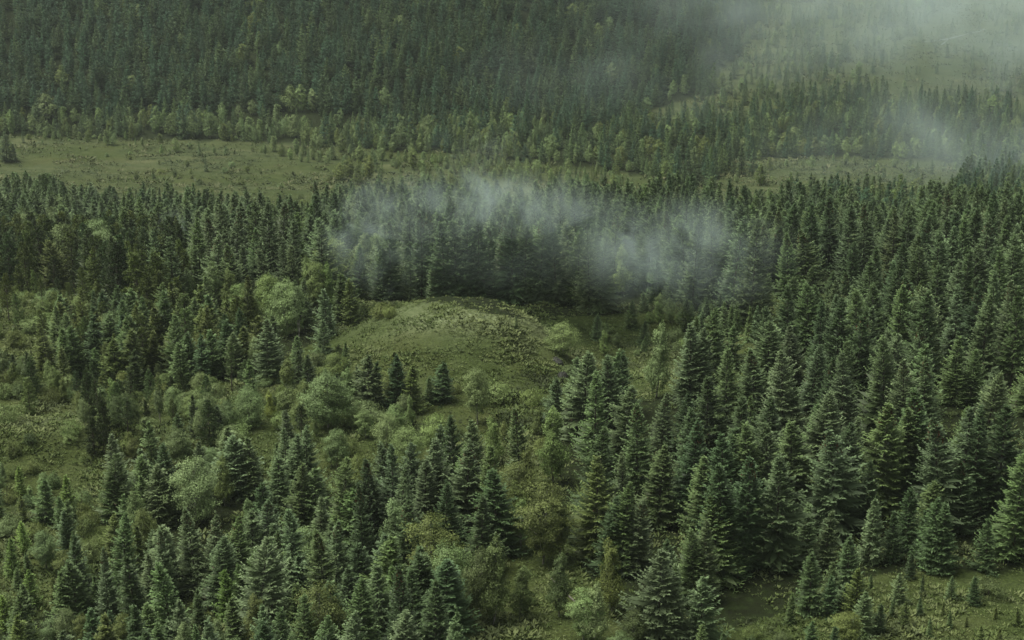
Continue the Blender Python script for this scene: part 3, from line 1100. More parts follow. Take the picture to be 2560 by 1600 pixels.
TR = """
s 130 1012 1470 B 1.1 tall blue-green spruce just right of the main drift of mist behind the knoll
s 210 1040 1470 B 1.0
s 370 1098 1470 B 0.9
s 415 1110 1470 B 0.9
s 320 1100 1470 M
s 300 1258 1500 D 0.8
s 60 1050 1440 D
s 5 1010 1440 D
s 100 1350 1500 D 0.7
s 760 1238 1440 D 0.9 dark spruce in front of the right drift of mist
s 690 1228 1430 D
d 535 1160 1400 l 0.75 pale broad-leaved tree at the left edge of the right drift of mist
s 870 1005 20 B
s 960 960 20 B
s 1060 1000 20 B
s 1090 958 20 B
s 1150 1040 20 B
s 1215 1088 1300 D 0.8
s 1330 1058 1330 B 1.0
s 1430 950 18 D 0.8
s 1405 935 18 D 0.8
s 1522 928 18 D 1.3 tall dark spruce against the drop to the misty valley
s 1600 958 18 B
s 1682 955 18 B 1.1
s 1620 1140 1400 D 0.8
s 1730 1180 1400 D 0.9
s 1820 988 18 B 1.1
s 1880 985 18 D
s 1945 1010 17 D
s 1200 1290 1450 M 0.9
s 1130 1380 1450 B 0.8
s 1330 1308 1520 M 1.0
s 1375 1320 1520 M
s 1430 1260 1460 D
s 1510 1280 1440 D
s 1660 1288 1400 D 0.9
s 1920 1318 1560 M 1.1
s 1985 1385 1580 B
s 2030 1250 15 D
s 2100 1230 15 B
s 2150 1178 15 M
s 2200 1150 15 B
s 2250 1395 15 B
s 2330 1180 15 M
s 2120 1350 15 B
s 2020 1080 16 B
s 2100 1060 16 B
s 2380 1100 16 B
s 40 870 20 B
s 120 860 20 B
s 180 862 20 B
s 240 872 20 B
s 310 870 20 M
s 350 862 20 B
s 440 880 20 B
s 560 858 20 B
s 640 872 20 M
s 730 882 20 B
s 830 890 20 M
s 900 872 20 B
s 975 862 20 B
d 700 1425 1530 l 1.1 pale birch on the small meadow right of the knoll
s 920 1400 1500 B 0.9
s 850 1440 1530 M
s 1040 1428 1540 Y 0.6 slim bright green spruce on the small meadow
y 20 1498 1560 M 0.7
d 2330 1022 1100 l
d 2280 1040 1110 l
s 1750 1400 1520 M
h 1560 1420 1470 o
h 1680 1430 1480 o
"""
FARTREES = """
D 210 440 565 g 1.3
D 350 510 580 g
D 45 520 640 g 0.8 far birch with a white stem at the left end of the bog edge
D 505 610 685 g
D 530 640 690 g 1.2
D 730 500 630 g 1.1
D 800 530 640 g
D 905 520 650 g 1.1
D 985 530 650 g 1.2
D 670 650 690 g
D 760 680 735 l 0.9
D 830 648 720 g 0.8
D 800 700 735 g 1.2
S 940 670 735 D 0.9
D 1010 685 725 g
D 1065 690 735 g
D 1370 400 530 g
D 1420 400 530 g
D 1475 420 530 g
D 1380 540 650 g 1.2
D 1340 560 640 g
D 1310 490 590 g
D 1190 470 540 g
D 1290 640 715 g
D 1250 680 730 g
D 1400 655 730 g
D 1480 650 720 g
D 1610 630 715 g
D 1700 690 765 l 1.4
D 1800 640 760 g 0.8
D 1890 580 690 g 1.1
D 1945 650 760 g 0.8
D 2020 540 640 g 1.4
D 1650 745 850 o 1.3
D 1740 735 850 o 1.2
D 1600 770 850 o 1.2
D 1690 770 870 o
D 1820 410 500 g
D 1610 515 600 g
D 1950 700 800 o
D 2110 735 800 g 1.2
S 970 740 812 D 0.8 lone small conifer standing on the open bog
S 2260 630 760 B 0.9 pale bluish spruce at the bog edge in thin mist
S 2150 650 750 B
S 20 620 760 D 1.4
S 60 680 760 D 1.3
D 2520 680 745 g
D 2630 708 765 g
D 2718 720 780 g 0.8
D 3100 705 770 g
D 2970 758 810 g
D 3280 740 800 g 0.8
S 2380 640 755 B
S 2310 600 750 B
D 3840 730 800 l
D 3940 725 765 g 0.8
D 4000 705 775 g
D 4040 735 775 g 0.8
D 3600 768 870 o 1.2
D 3640 740 800 o
S 3240 775 890 D 1.5
S 3210 790 890 D
S 3280 800 890 D
S 3510 680 830 D 1.3 dark spruce group at the edge of the misty bog meadow, left one
S 3560 700 830 D 1.4 dark spruce group at the edge of the misty bog meadow, right one
S 3470 720 820 D
S 4020 820 970 D 1.2
S 4100 815 970 D 1.1
S 4080 840 975 D 1.2
S 4160 830 970 D
S 3980 840 970 D
S 3940 830 965 D
S 3890 830 960 D
S 3830 840 960 D
S 3780 855 960 D
S 3990 880 980 D
S 4050 890 985 D
S 4120 900 985 D
D 3180 380 450 g
D 3240 350 450 g
D 3165 430 480 g
D 4150 770 820 l
D 4230 725 790 g 1.3
"""
by_px(BR, 1280, 800, 1.89)
by_px(BL, 0, 800, 1.89)
by_px(TL, 0, 0, 1.89)
by_px(TR, 1280, 0, 1.89)
by_px(FARTREES, 0, 0, 1.89)

# ------------------------------------------------------------------ the rest of the woods between the trees read from the photo
grid = {}
def put(x, y):
    grid.setdefault((int(x // 8), int(y // 8)), []).append((x, y))
def free(x, y, r):
    a, b = int(x // 8), int(y // 8)
    for i in (-1, 0, 1):
        for j in (-1, 0, 1):
            for (p, q_) in grid.get((a + i, b + j), ()):
                if (p - x) ** 2 + (q_ - y) ** 2 < r * r:
                    return False
    return True
for t in TREES:
    put(t['x'], t['y'])
    for k_ in ((3, 6, 9, 12, 15, 18) if t['k'] == 'd' and t['h'] > 5 and t['y'] > 200 else (3, 6) if t['k'] == 'd' else (4, 8) if t['k'] == 's' else ()):     # what stood out in the photo stays open towards the viewer
        q_ = 1 - k_ / math.hypot(t['x'], t['y'])
        put(t['x'] * q_, t['y'] * q_)

def pick(mix):
    r = R.random() * sum(w for _, w in mix)
    for a, w in mix:
        r -= w
        if r <= 0:
            return a
    return mix[-1][0]

def fill(poly, sp, kinds, tones, hh, wide=(0.85, 1.15), keep=1.0, clump=0.0, holes=(), dtones=(('g', 6), ('l', 1), ('o', 2)), hfun=None, rad=0.62):
    us = np.array([p[0] for p in poly]); vv = np.array([p[1] for p in poly])
    gp = np.array([ground_at(u, v) for u in np.linspace(us.min(), us.max(), 9) for v in np.linspace(vv.min(), vv.max(), 9)])
    x0, y0 = gp.min(0) - 8; x1, y1 = gp.max(0) + 8
    X, Y = np.meshgrid(np.arange(x0, x1, sp), np.arange(y0, y1, sp * 0.87))
    X = X + (np.arange(X.shape[0]) % 2)[:, None] * sp / 2
    X = X + NR.normal(size=X.shape) * sp * 0.24; Y = Y + NR.normal(size=X.shape) * sp * 0.24
    X, Y = X.ravel(), Y.ravel()
    u, v, d = project(np.stack([X, Y, terrain(X, Y)], -1))
    ok = in_poly(u, v, poly) & (u > -130) & (u < 2690)
    for h in holes:
        ok &= ~in_poly(u, v, h)
    kp = keep + clump * fbm(X, Y, 45, 2, 91)
    ok &= NR.random(len(X)) < kp
    for x, y, uu, v_ in zip(X[ok], Y[ok], u[ok], v[ok]):
        if not free(x, y, sp * rad) or (abs(x - KX) < 28 and 278 < y < 341 and sp > 5):
            continue
        k = pick(kinds)
        h = hh[0] + (hh[1] - hh[0]) * R.random() ** 1.2
        if hfun:
            h *= hfun(uu, v_)
        if k in 'dD':
            h *= 0.72
        if k == 'h':
            h = 1.2 + 1.8 * R.random()
        add(k, float(x), float(y), h, pick(dtones) if k in 'dDh' else pick(tones), wide[0] + (wide[1] - wide[0]) * R.random(), listed=False)
        put(x, y)

fill(STAND, 7.4, (('s', 1),), (('B', 4), ('D', 4), ('M', 4)), (13.5, 17.5), wide=(0.95, 1.2), hfun=lambda u, v: 0.97 + 0.5 * float(vnoise(u / 130.0, v / 90.0, 8)))
fill([(1235,1180),(1390,1120),(1425,1400),(1300,1490),(1255,1480)], 4.4, (('d', 5), ('h', 2), ('s', 1)), (('M', 2), ('D', 2)), (8, 14), keep=0.6, clump=0.4, dtones=(('o', 3), ('l', 3), ('k', 3)))
fill(LOWER, 4.6, (('s', 12), ('d', 2)), (('B', 3), ('D', 4), ('M', 5), ('O', 1)), (12, 16), wide=(0.85, 1.1), hfun=lambda u, v: 0.60 + 0.40 * min(1, max(0, (u - 100) / 800)))
fill(THICKET, 3.9, (('s', 6), ('y', 4), ('p', 2), ('d', 2)), (('O', 4), ('M', 5), ('D', 2)), (9, 13), wide=(1.0, 1.3))
fill(PINEWOOD, 4.2, (('p', 4), ('s', 2)), (('O', 3), ('K', 4), ('D', 2)), (12, 15.5))
fill(LEFTBAND, 6.6, (('s', 10), ('d', 1), ('p', 1)), (('B', 5), ('D', 2), ('M', 4)), (14, 18), wide=(1.0, 1.3), hfun=lambda u, v: 0.95 + 0.6 * float(vnoise(u / 110.0, v / 60.0, 5)))
fill(CLUSTER, 7.0, (('s', 12), ('d', 1)), (('B', 4), ('D', 4), ('M', 3)), (16, 20), wide=(1.05, 1.35))
fill(ROW, 7.2, (('s', 20), ('d', 1)), (('B', 5), ('D', 4), ('M', 3)), (17, 21), wide=(1.05, 1.35), hfun=lambda u, v: 0.97 + 0.45 * float(vnoise(u / 120.0, v / 50.0, 9)))
fill(BACK, 7.0, (('s', 20), ('d', 1)), (('B', 4), ('D', 4), ('M', 3)), (15, 19.5), wide=(1.05, 1.35), hfun=lambda u, v: 0.97 + 0.5 * float(vnoise(u / 130.0, v / 60.0, 10)))
fill([(1540,1560),(1880,1555),(1990,1525),(2070,1470),(2200,1440),(2380,1425),(2400,1450),(2080,1510),(1980,1590),(1850,1640),(1540,1640)], 4.2, (('s', 4), ('y', 3)), (('D', 3), ('M', 3), ('B', 1)), (5, 10), wide=(1, 1.25), keep=0.75)
SCRUB = [(-60,905),(250,965),(640,965),(860,905),(900,960),(1050,1010),(1080,1140),(760,1105),(380,1130),(250,1230),(200,1010),(-60,1000)]
fill([(250,1235),(380,1120),(760,1105),(1080,1140),(1230,1200),(1230,1290),(980,1250),(520,1225),(290,1320)], 4.0, (('y', 5), ('d', 4), ('h', 3)), (('M', 4), ('B', 3), ('D', 2)), (5, 9), wide=(0.9, 1.2), keep=0.75, clump=0.5)
fill(SCRUB, 3.2, (('h', 6), ('d', 4), ('p', 2), ('y', 2)), (('K', 3), ('O', 2), ('M', 2)), (4, 9.5), wide=(0.9, 1.3), keep=0.90, clump=0.9, dtones=(('g', 4), ('l', 3), ('o', 4), ('k', 2)))
fill([(-60,1180),(260,1250),(250,1450),(80,1570),(-150,1650)], 3.6, (('y', 5), ('h', 3), ('d', 1)), (('M', 4), ('Y', 2), ('O', 2)), (3, 6.5), keep=0.6, clump=0.7)
fill([(60,690),(400,720),(200,790),(140,850),(-60,900),(-60,720)], 3.4, (('h', 6), ('p', 2), ('d', 1)), (('O', 3), ('K', 1)), (3, 7), keep=0.75, clump=0.8, dtones=(('l', 2), ('g', 2), ('o', 3)))
fill([(1080,1010),(1400,1000),(1390,1270),(1270,1380),(1230,1200)], 3.6, (('d', 4), ('h', 5)), (('O', 1),), (3, 7), keep=0.36, clump=0.8, dtones=(('o', 3), ('k', 4), ('l', 1)))
fill([(1440,790),(1900,760),(1980,850),(1720,885),(1480,900)], 3.6, (('s', 3), ('d', 3), ('h', 3), ('y', 3)), (('M', 3), ('B', 2)), (3.5, 8), keep=0.22, clump=0.6)
fill([(1480,1570),(1900,1580),(2060,1480),(2400,1440),(2680,1440),(2680,1720),(1250,1720),(1270,1480),(1440,1440)], 4.0, (('y', 3), ('h', 5)), (('D', 2), ('O', 2), ('M', 2)), (2, 4.5), keep=0.22, clump=0.5, dtones=(('o', 3), ('k', 3)))
fill([(1180,1470),(1290,1440),(1500,1560),(1700,1600),(1900,1600),(2060,1490),(2030,1950),(1100,1950)], 6.5, (('s', 3), ('d', 1)), (('D', 2), ('M', 2)), (8, 12), keep=0.0)
N_NEAR = len(TREES)
foot = lambda poly: [p for p in poly]
fill([(-300,350),(120,345),(600,356),(800,372),(1250,392),(1400,355),(1400,300),(1000,318),(700,300),(300,290),(-300,300)], 5.5, (('D', 5), ('S', 4)), (('D', 3), ('M', 3)), (9, 14), keep=0.8, clump=1.0)
fill([(-80,338),(600,345),(800,360),(1250,380),(1250,408),(900,402),(600,376),(-80,364)], 4.6, (('D', 5), ('h', 3), ('S', 1)), (('D', 2), ('M', 2)), (4, 9), keep=0.30, clump=1.3)
fill(HILL, 6.8, (('S', 60), ('D', 1)), (('H', 6), ('D', 4), ('M', 1)), (12, 18.5), wide=(1.05, 1.45), keep=0.97, clump=0.3)
fill(VALLEY, 6.2, (('S', 7), ('D', 2)), (('D', 3), ('H', 3), ('M', 3)), (9, 15), wide=(1.0, 1.35), keep=0.85, clump=0.8, holes=MEADOWS)
# scattered small trees on the open bog and the misty moor
fill([(600,372),(820,385),(1230,402),(1560,440),(1560,470),(1000,440),(700,400)], 5.2, (('D', 3), ('S', 1)), (('M', 1), ('O', 1)), (4, 10), keep=0.85, clump=0.8)
fill([(780,360),(1250,392),(1700,440),(1700,500),(1000,470),(820,430)], 6.0, (('D', 3), ('S', 2)), (('M', 2), ('D', 1)), (5, 11), keep=0.55, clump=1.0)
fill([(-80,350),(560,360),(820,400),(1560,460),(1560,540),(-80,540)], 7.0, (('h', 3), ('D', 1)), (('M', 1),), (2, 5), keep=0.17, clump=0.6, dtones=(('o', 3), ('k', 2), ('g', 1)))
fill(MEADOWS[0], 8.0, (('h', 2), ('D', 2), ('S', 1)), (('D', 1),), (3, 8), keep=0.3, clump=0.6)
fill(MEADOWS[1], 7.0, (('h', 2), ('S', 3)), (('D', 1),), (3, 6), keep=0.3, clump=0.4)
fill([(1850,300),(1840,250),(1880,120),(1990,-40),(2800,-40),(2800,300),(2300,262),(2120,235),(2000,258)], 6.5, (('S', 5), ('D', 1)), (('D', 3), ('M', 2)), (4, 10), keep=0.34, clump=1.2)
fill([(1740,285),(1820,-40),(2420,-40),(2230,150),(2120,245)], 6.5, (('S', 6), ('D', 2)), (('D', 3), ('H', 3), ('M', 2)), (6, 14), wide=(1, 1.3), keep=0.58, clump=1.0)

# ------------------------------------------------------------------ which trees show largest: silhouettes painted front to back on a coarse raster
RW, RH, RS = 640, 400, 4.0
occ = np.zeros((RH, RW), bool)
for t in sorted(TREES, key=lambda t: t['y']):
    b = project(np.array([t['x'], t['y'], t['z']])); a = project(np.array([t['x'], t['y'], t['z'] + t['h']]))
    t['u'], t['vt'], t['vb'], t['d'] = float(b[0]), float(a[1]), float(b[1]), float(b[2])
    kk = t['store'][t['i']]
    hw = kk.R * t['h'] / kk.H * t['w'] * FPX / t['d'] * 0.85
    r0, r1 = int(t['vt'] / RS), int(t['vb'] / RS)
    vis = 0
    for r_ in range(max(r0, 0), min(r1 + 1, RH)):
        f = (r_ - r0 + 0.5) / max(1, r1 - r0 + 1)
        w = hw * (f if t['k'] in 'sy' else math.sqrt(max(0.05, 1 - (2 * f - 0.9) ** 2)))
        c0, c1 = int(round((t['u'] - w) / RS)), int(round((t['u'] + w) / RS))
        c0, c1 = max(c0, 0), min(max(c1, c0 + 1), RW)
        if c1 > c0:
            seg = occ[r_, c0:c1]
            vis += int((~seg).sum()); seg[:] = True
    t['vis'] = vis

single = []
for k, lim, least in (('s', 298, 8), ('y', 298, 3), ('d', 298, 5), ('p', 200, 5), ('h', 200, 2)):
    ts = sorted((t for t in TREES if t['k'] == k and t['vis'] >= least), key=lambda t: -(t['vis'] + (1000 if t['listed'] and t['vis'] > 12 else 0)))
    single += ts[:lim]
ids = {id(t) for t in single}
rest = [t for t in TREES if id(t) not in ids]

ORD = ['zeroth', 'first', 'second', 'third', 'fourth', 'fifth', 'sixth', 'seventh', 'eighth', 'ninth', 'tenth', 'eleventh', 'twelfth', 'thirteenth', 'fourteenth', 'fifteenth', 'sixteenth',
       'seventeenth', 'eighteenth', 'nineteenth', 'twentieth', 'twenty-first', 'twenty-second', 'twenty-third', 'twenty-fourth', 'twenty-fifth', 'twenty-sixth', 'twenty-seventh', 'twenty-eighth', 'twenty-ninth', 'thirtieth']
ZONES = [('dark stand beside knoll', STAND), ('lower wood', LOWER), ('young thicket', THICKET), ('dark pine wood', PINEWOOD), ('bog-side wood', LEFTBAND),
         ('misty cluster', CLUSTER), ('wood behind knoll', ROW), ('misty valley rim', BACK), ('far hillside wood', HILL), ('valley wood', VALLEY)]
def zone(t):
    for n, p in ZONES:
        if bool(in_poly(np.array([t['u']]), np.array([t['vb']]), p)[0]):
            return n
    if t['vb'] < 300:
        return 'misty moor'
    if t['vb'] < 560:
        return 'bog'
    if t['u'] > 1500 and t['vb'] > 1300:
        return 'lower clearing'
    if t['u'] > 1100 and t['vb'] > 1150:
        return 'dim clearing'
    if t['u'] > 1400:
        return 'small meadow'
    if t['u'] > 650:
        return 'knoll slopes'
    return 'scrubby slope'
PLURAL = {'s': 'spruces', 'y': 'young spruces', 'd': 'birches', 'p': 'pines', 'h': 'shrubs'}
cells = {}
for t in single:
    t['zone'] = zone(t)
    t['group'] = f"{PLURAL[t['k']]} of the {t['zone']}"
    cells.setdefault((t['zone'], t['k']), []).append(t)
for (z, k), ts in cells.items():
    ts = sorted(ts, key=lambda t: t['d'])                       # nearest first
    n_rows = max(1, round(len(ts) / 9))
    for r_ in range(n_rows):
        row = sorted(ts[r_ * len(ts) // n_rows:(r_ + 1) * len(ts) // n_rows], key=lambda t: t['u'])
        tops = sorted(t['h'] for t in row)
        for j, t in enumerate(row):
            if t['label']:
                continue
            size = 'tall' if t['h'] >= tops[-max(1, len(tops) // 3)] else 'short' if t['h'] <= tops[len(tops) // 3 - 1 if len(tops) > 3 else 0] and len(tops) > 3 else ''
            head = ' '.join(x for x in (size, t['tw'], NOUN[k]) if x)
            where = f", {ORD[j + 1]} from left" if len(row) > 1 else ''
            rw = f" in {ORD[r_ + 1]} rank" if n_rows > 1 else ''
            if len((head + where + rw + z).replace('-', ' ').split()) > 13:
                head = ' '.join(x for x in (t['tw'], NOUN[k]))
            t['label'] = f"{head}{where}{rw} of the {z}" if where or rw else f"{head} on the {z}"

# ------------------------------------------------------------------ the trees that show, each a thing with its parts
NAME = {'s': 'spruce_tree', 'y': 'young_spruce', 'd': 'birch_tree', 'p': 'pine_tree', 'h': 'shrub'}
CAT = {'s': 'tree', 'y': 'tree', 'd': 'tree', 'p': 'tree', 'h': 'shrub'}
for t in single:
    kd = t['store'][t['i']]
    e = bpy.data.objects.new(NAME[t['k']], None); COL.objects.link(e)
    e.empty_display_size = 0.5
    s_ = t['h'] / kd.H
    e.location = (t['x'], t['y'], t['z'] - 0.05)
    e.rotation_euler = (t['tilt'][0], t['tilt'][1], t['rot'])
    e.scale = (s_ * t['w'], s_ * t['w'], s_)
    e['label'], e['category'], e['group'] = t['label'], CAT[t['k']], t['group']
    for nm, me in (('crown', kd.crown), ('trunk', kd.trunk), ('cone_cluster', kd.cones), ('dead_twigs', kd.dead)):
        if me is None:
            continue
        o = bpy.data.objects.new(nm, me); COL.objects.link(o); o.parent = e
        o.color = (*t['tone'], 1)
        if nm in ('cone_cluster', 'dead_twigs'):
            o['kind'] = 'stuff'

# ------------------------------------------------------------------ the woods past those: one object each, scattered with geometry nodes
def scatter(name, ts, label):
    vars_, index = [], {}
    for t in ts:
        key = (id(t['store']), t['i'])
        if key not in index:
            index[key] = len(vars_); vars_.append(t['store'][t['i']])
    pool = bpy.data.collections.new(name + '_patterns')          # not linked to the scene: only the scatter reads it
    for i, kd in enumerate(vars_):
        pool.objects.link(bpy.data.objects.new(f'{name}_pattern_{i:03d}', kd.whole))
    n = len(ts)
    me = bpy.data.meshes.new(name)
    me.vertices.add(n)
    me.vertices.foreach_set('co', np.array([(t['x'], t['y'], t['z'] - 0.1) for t in ts], np.float32).ravel())
    sc_ = np.array([[t['h'] / t['store'][t['i']].H * f for f in (t['w'], t['w'], 1)] for t in ts], np.float32)
    a = me.attributes.new('size', 'FLOAT_VECTOR', 'POINT'); a.data.foreach_set('vector', sc_.ravel())
    a = me.attributes.new('turn', 'FLOAT_VECTOR', 'POINT'); a.data.foreach_set('vector', np.array([(t['tilt'][0], t['tilt'][1], t['rot']) for t in ts], np.float32).ravel())
    a = me.attributes.new('which', 'INT', 'POINT'); a.data.foreach_set('value', np.array([index[(id(t['store']), t['i'])] for t in ts], np.int32))
    a = me.attributes.new('tone', 'FLOAT_COLOR', 'POINT'); a.data.foreach_set('color', np.array([(*t['tone'], 1) for t in ts], np.float32).ravel())
    ob = bpy.data.objects.new(name, me); COL.objects.link(ob)
    ob['kind'] = 'stuff'; ob['label'] = label
    ng = bpy.data.node_groups.new(name, 'GeometryNodeTree')
    ng.interface.new_socket('Geometry', in_out='INPUT', socket_type='NodeSocketGeometry')
    ng.interface.new_socket('Geometry', in_out='OUTPUT', socket_type='NodeSocketGeometry')
    N, L = ng.nodes, ng.links
    gi, go = N.new('NodeGroupInput'), N.new('NodeGroupOutput')
    ci = N.new('GeometryNodeCollectionInfo'); ci.inputs['Collection'].default_value = pool
    ci.inputs['Separate Children'].default_value = True; ci.inputs['Reset Children'].default_value = True
    ip = N.new('GeometryNodeInstanceOnPoints'); ip.inputs['Pick Instance'].default_value = True
    def named(nm, ty):
        q_ = N.new('GeometryNodeInputNamedAttribute'); q_.data_type = ty; q_.inputs['Name'].default_value = nm
        return q_.outputs['Attribute']
    mp = N.new('GeometryNodeMeshToPoints')
    L.new(gi.outputs[0], mp.inputs['Mesh']); L.new(mp.outputs[0], ip.inputs['Points'])
    L.new(ci.outputs[0], ip.inputs['Instance'])
    L.new(named('which', 'INT'), ip.inputs['Instance Index'])
    er = N.new('FunctionNodeEulerToRotation'); L.new(named('turn', 'FLOAT_VECTOR'), er.inputs[0])
    L.new(er.outputs[0], ip.inputs['Rotation'])
    L.new(named('size', 'FLOAT_VECTOR'), ip.inputs['Scale'])
    L.new(ip.outputs[0], go.inputs[0])
    md = ob.modifiers.new('scatter', 'NODES'); md.node_group = ng
    return ob

scatter('spruce_forest', [t for t in rest if t['k'] in 'sy'], 'dark spruce forest that covers the far hillside and fills the stands')
scatter('birch_woods', [t for t in rest if t['k'] == 'd'], 'far and half hidden broad-leaved trees among the spruces')
scatter('pine_woods', [t for t in rest if t['k'] == 'p'], 'half hidden pines of the dark pine wood')
scatter('bog_shrubbery', [t for t in rest if t['k'] == 'h'], 'tiny dark bushes dotted over the bog')

# ------------------------------------------------------------------ heather, bilberry and grass tufts on the open ground (nobody could count them)
def tufts(name, label, x0, x1, y0, y1, sp, size, blades, mask, tones):
    X, Y = np.meshgrid(np.arange(x0, x1, sp), np.arange(y0, y1, sp))
    X = (X + NR.normal(size=X.shape) * sp * 0.4).ravel(); Y = (Y + NR.normal(size=Y.shape) * sp * 0.4).ravel()
    u, v, d = project(np.stack([X, Y, terrain(X, Y)], -1))
    ok = mask(u, v, X, Y)
    X, Y = X[ok], Y[ok]
    Z = terrain(X, Y)
    n = len(X)
    g = Geo()
    s = size * (0.5 + 0.8 * NR.random(n) ** 1.5) * np.clip(1.0 + 1.5 * fbm(X, Y, 7, 2, 151), 0.3, 1.9)
    kind = np.clip(0.5 + 1.1 * fbm(X, Y, 16, 2, 63) + 0.15 * NR.normal(size=n), 0, 0.999)
    crest = np.exp(-(((X - KX - 3) / 17) ** 2 + ((Y - KY + 4) / 13) ** 2) ** 1.5)  # crest tufts pulled to the brightest tone: top light painted into their colour
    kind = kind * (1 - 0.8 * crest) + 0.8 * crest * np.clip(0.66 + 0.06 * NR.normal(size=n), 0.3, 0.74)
    for b in range(blades):
        az = NR.random(n) * 6.283
        r0 = NR.random(n) * 0.55 * s
        c = np.stack([X + r0 * np.cos(az), Y + r0 * np.sin(az), Z - 0.05 + 0.25 * s * (1 - r0 / s)], 1)
        out = np.stack([np.cos(az + NR.normal(size=n) * 0.5), np.sin(az + NR.normal(size=n) * 0.5), 0.35 + 0.7 * NR.random(n)], 1)
        out = nrm(out) * (s * (0.45 + 0.4 * NR.random(n)))[:, None]
        sd = nrm(np.cross(out, NR.normal(size=(n, 3)) * 0.4 + np.array([0, 0, 1]))) * (s * 0.12)[:, None]
        g.kites(c, c + out, sd, kind, 0.55)
    m, nt, N, L = mat(name + '_leaves')
    a = N.new('ShaderNodeAttribute'); a.attribute_name = 'vary'
    cr = N.new('ShaderNodeValToRGB')
    while len(cr.color_ramp.elements) < len(tones):
        cr.color_ramp.elements.new(0.5)
    for e, (p_, c_) in zip(cr.color_ramp.elements, tones):
        e.position = p_; e.color = (*c_, 1)
    p = N.new('ShaderNodeBsdfPrincipled'); p.inputs['Roughness'].default_value = 0.7; p.inputs['Specular IOR Level'].default_value = 0.2
    L.new(a.outputs['Fac'], cr.inputs[0]); L.new(cr.outputs[0], p.inputs['Base Color'])
    o = N.new('ShaderNodeOutputMaterial'); L.new(p.outputs[0], o.inputs['Surface'])
    ob = bpy.data.objects.new(name, g.mesh(name, m)); COL.objects.link(ob)
    ob['kind'] = 'stuff'; ob['label'] = label
HEATH = [(0.0, (0.036, 0.048, 0.016)), (0.3, (0.068, 0.098, 0.026)), (0.5, (0.102, 0.136, 0.040)), (0.68, (0.152, 0.180, 0.068)), (0.84, (0.096, 0.118, 0.046)), (1.0, (0.070, 0.088, 0.034))]
tufts('heather', 'heather, bilberry and grass tufts covering the knoll and clearings', -125, 125, 138, 352, 0.74, 0.70, 10,
      lambda u, v, X, Y: ((~wooded(u, v)) | (NR.random(len(u)) < 0.42)) & (u > -60) & (u < 2620) & (v > 700) & (v < 1680), HEATH)
BOG = [(0.0, (0.052, 0.068, 0.026)), (0.4, (0.084, 0.102, 0.040)), (0.6, (0.130, 0.132, 0.062)), (0.8, (0.074, 0.092, 0.036)), (1.0, (0.048, 0.066, 0.028))]
tufts('bog_grass', 'grass tussocks over the open bog and the moor', -330, 420, 560, 1280, 2.4, 1.9, 5,
      lambda u, v, X, Y: (~wooded(u, v)) & (u > -60) & (u < 2620) & (v > -40) & (v < 560) & (NR.random(len(u)) < np.clip(0.5 + 1.4 * fbm(X, Y, 30, 2, 71), 0.08, 1)), BOG)

# ------------------------------------------------------------------ rock face on the knoll's flank, pale dead stems
def rock(u, v, w, h, dpt, seed, label):
    x, y = ground_at(u, v)
    r = np.random.default_rng(seed)
    me = bpy.data.meshes.new('rock_outcrop')
    n, m_ = 14, 9
    vv, ff = [], []
    for j in range(m_):
        for i in range(n):
            a = math.pi * j / (m_ - 1); b = 2 * math.pi * i / n
            k = 1 + 0.34 * float(fbm(3 * math.cos(b) + seed, 3 * math.sin(b) + 2.5 * a, 1.2, 3, seed))
            vv.append((w * math.sin(a) * math.cos(b) * k, dpt * math.sin(a) * math.sin(b) * k, h * math.cos(a) * k))
    for j in range(m_ - 1):
        for i in range(n):
            k = (i + 1) % n
            ff.append((j * n + i, (j + 1) * n + i, (j + 1) * n + k, j * n + k))
    me.from_pydata(vv, [], ff)
    me.materials.append(M_ROCK)
    o = bpy.data.objects.new('rock_outcrop', me); COL.objects.link(o)
    o.location = (x, y, zg(x, y) - h * 0.25)
    o.rotation_euler = (0, 0, r.random() * 3)
    o['label'], o['category'], o['group'] = label, 'rock', 'dark rocks on the flank of the knoll'
M_ROCK = bark_mat('dark_rock', (0.018, 0.018, 0.014), (0.055, 0.058, 0.046), 1.6)
rock(1392, 905, 1.3, 1.2, 1.0, 5, 'upper dark rock below the ridge end on the knoll flank')
rock(1408, 945, 1.2, 1.6, 0.9, 9, 'middle dark rock of the steep face beside the stand')
rock(1398, 985, 0.9, 1.1, 0.8, 12, 'lowest dark rock of the steep face beside the stand')

def stem(u, v, length, az, el, label):
    x, y = ground_at(u, v)
    d = np.array([math.cos(az) * math.cos(el), math.sin(az) * math.cos(el), math.sin(el)])
    g = Geo()
    pts = np.array([d * length * q_ + np.array([0, 0, -0.03 * length * math.sin(math.pi * q_)]) for q_ in np.linspace(0, 1, 5)])
    g.tube(pts, [0.13, 0.12, 0.10, 0.08, 0.05], 6)
    g.tube(np.array([pts[3], pts[3] + [0.3, 0.1, 0.5]]), [0.05, 0.02], 4)
    o = bpy.data.objects.new('dead_stem', g.mesh('dead_stem', M_PALE, True)); COL.objects.link(o)
    o.location = (x, y, zg(x, y) + 0.1)
    o['label'], o['category'], o['group'] = label, 'dead tree', 'pale dead stems'
stem(1448, 1515, 5.0, math.radians(160), math.radians(40), 'pale dead stem leaning left beside the twin-topped birch')
stem(1145, 1122, 3.0, math.radians(150), math.radians(25), 'short pale dead stem on the slope right below the round birches')
stem(2140, 1135, 2.5, math.radians(20), math.radians(60), 'broken grey stem hidden low among the dark spruces of the stand')

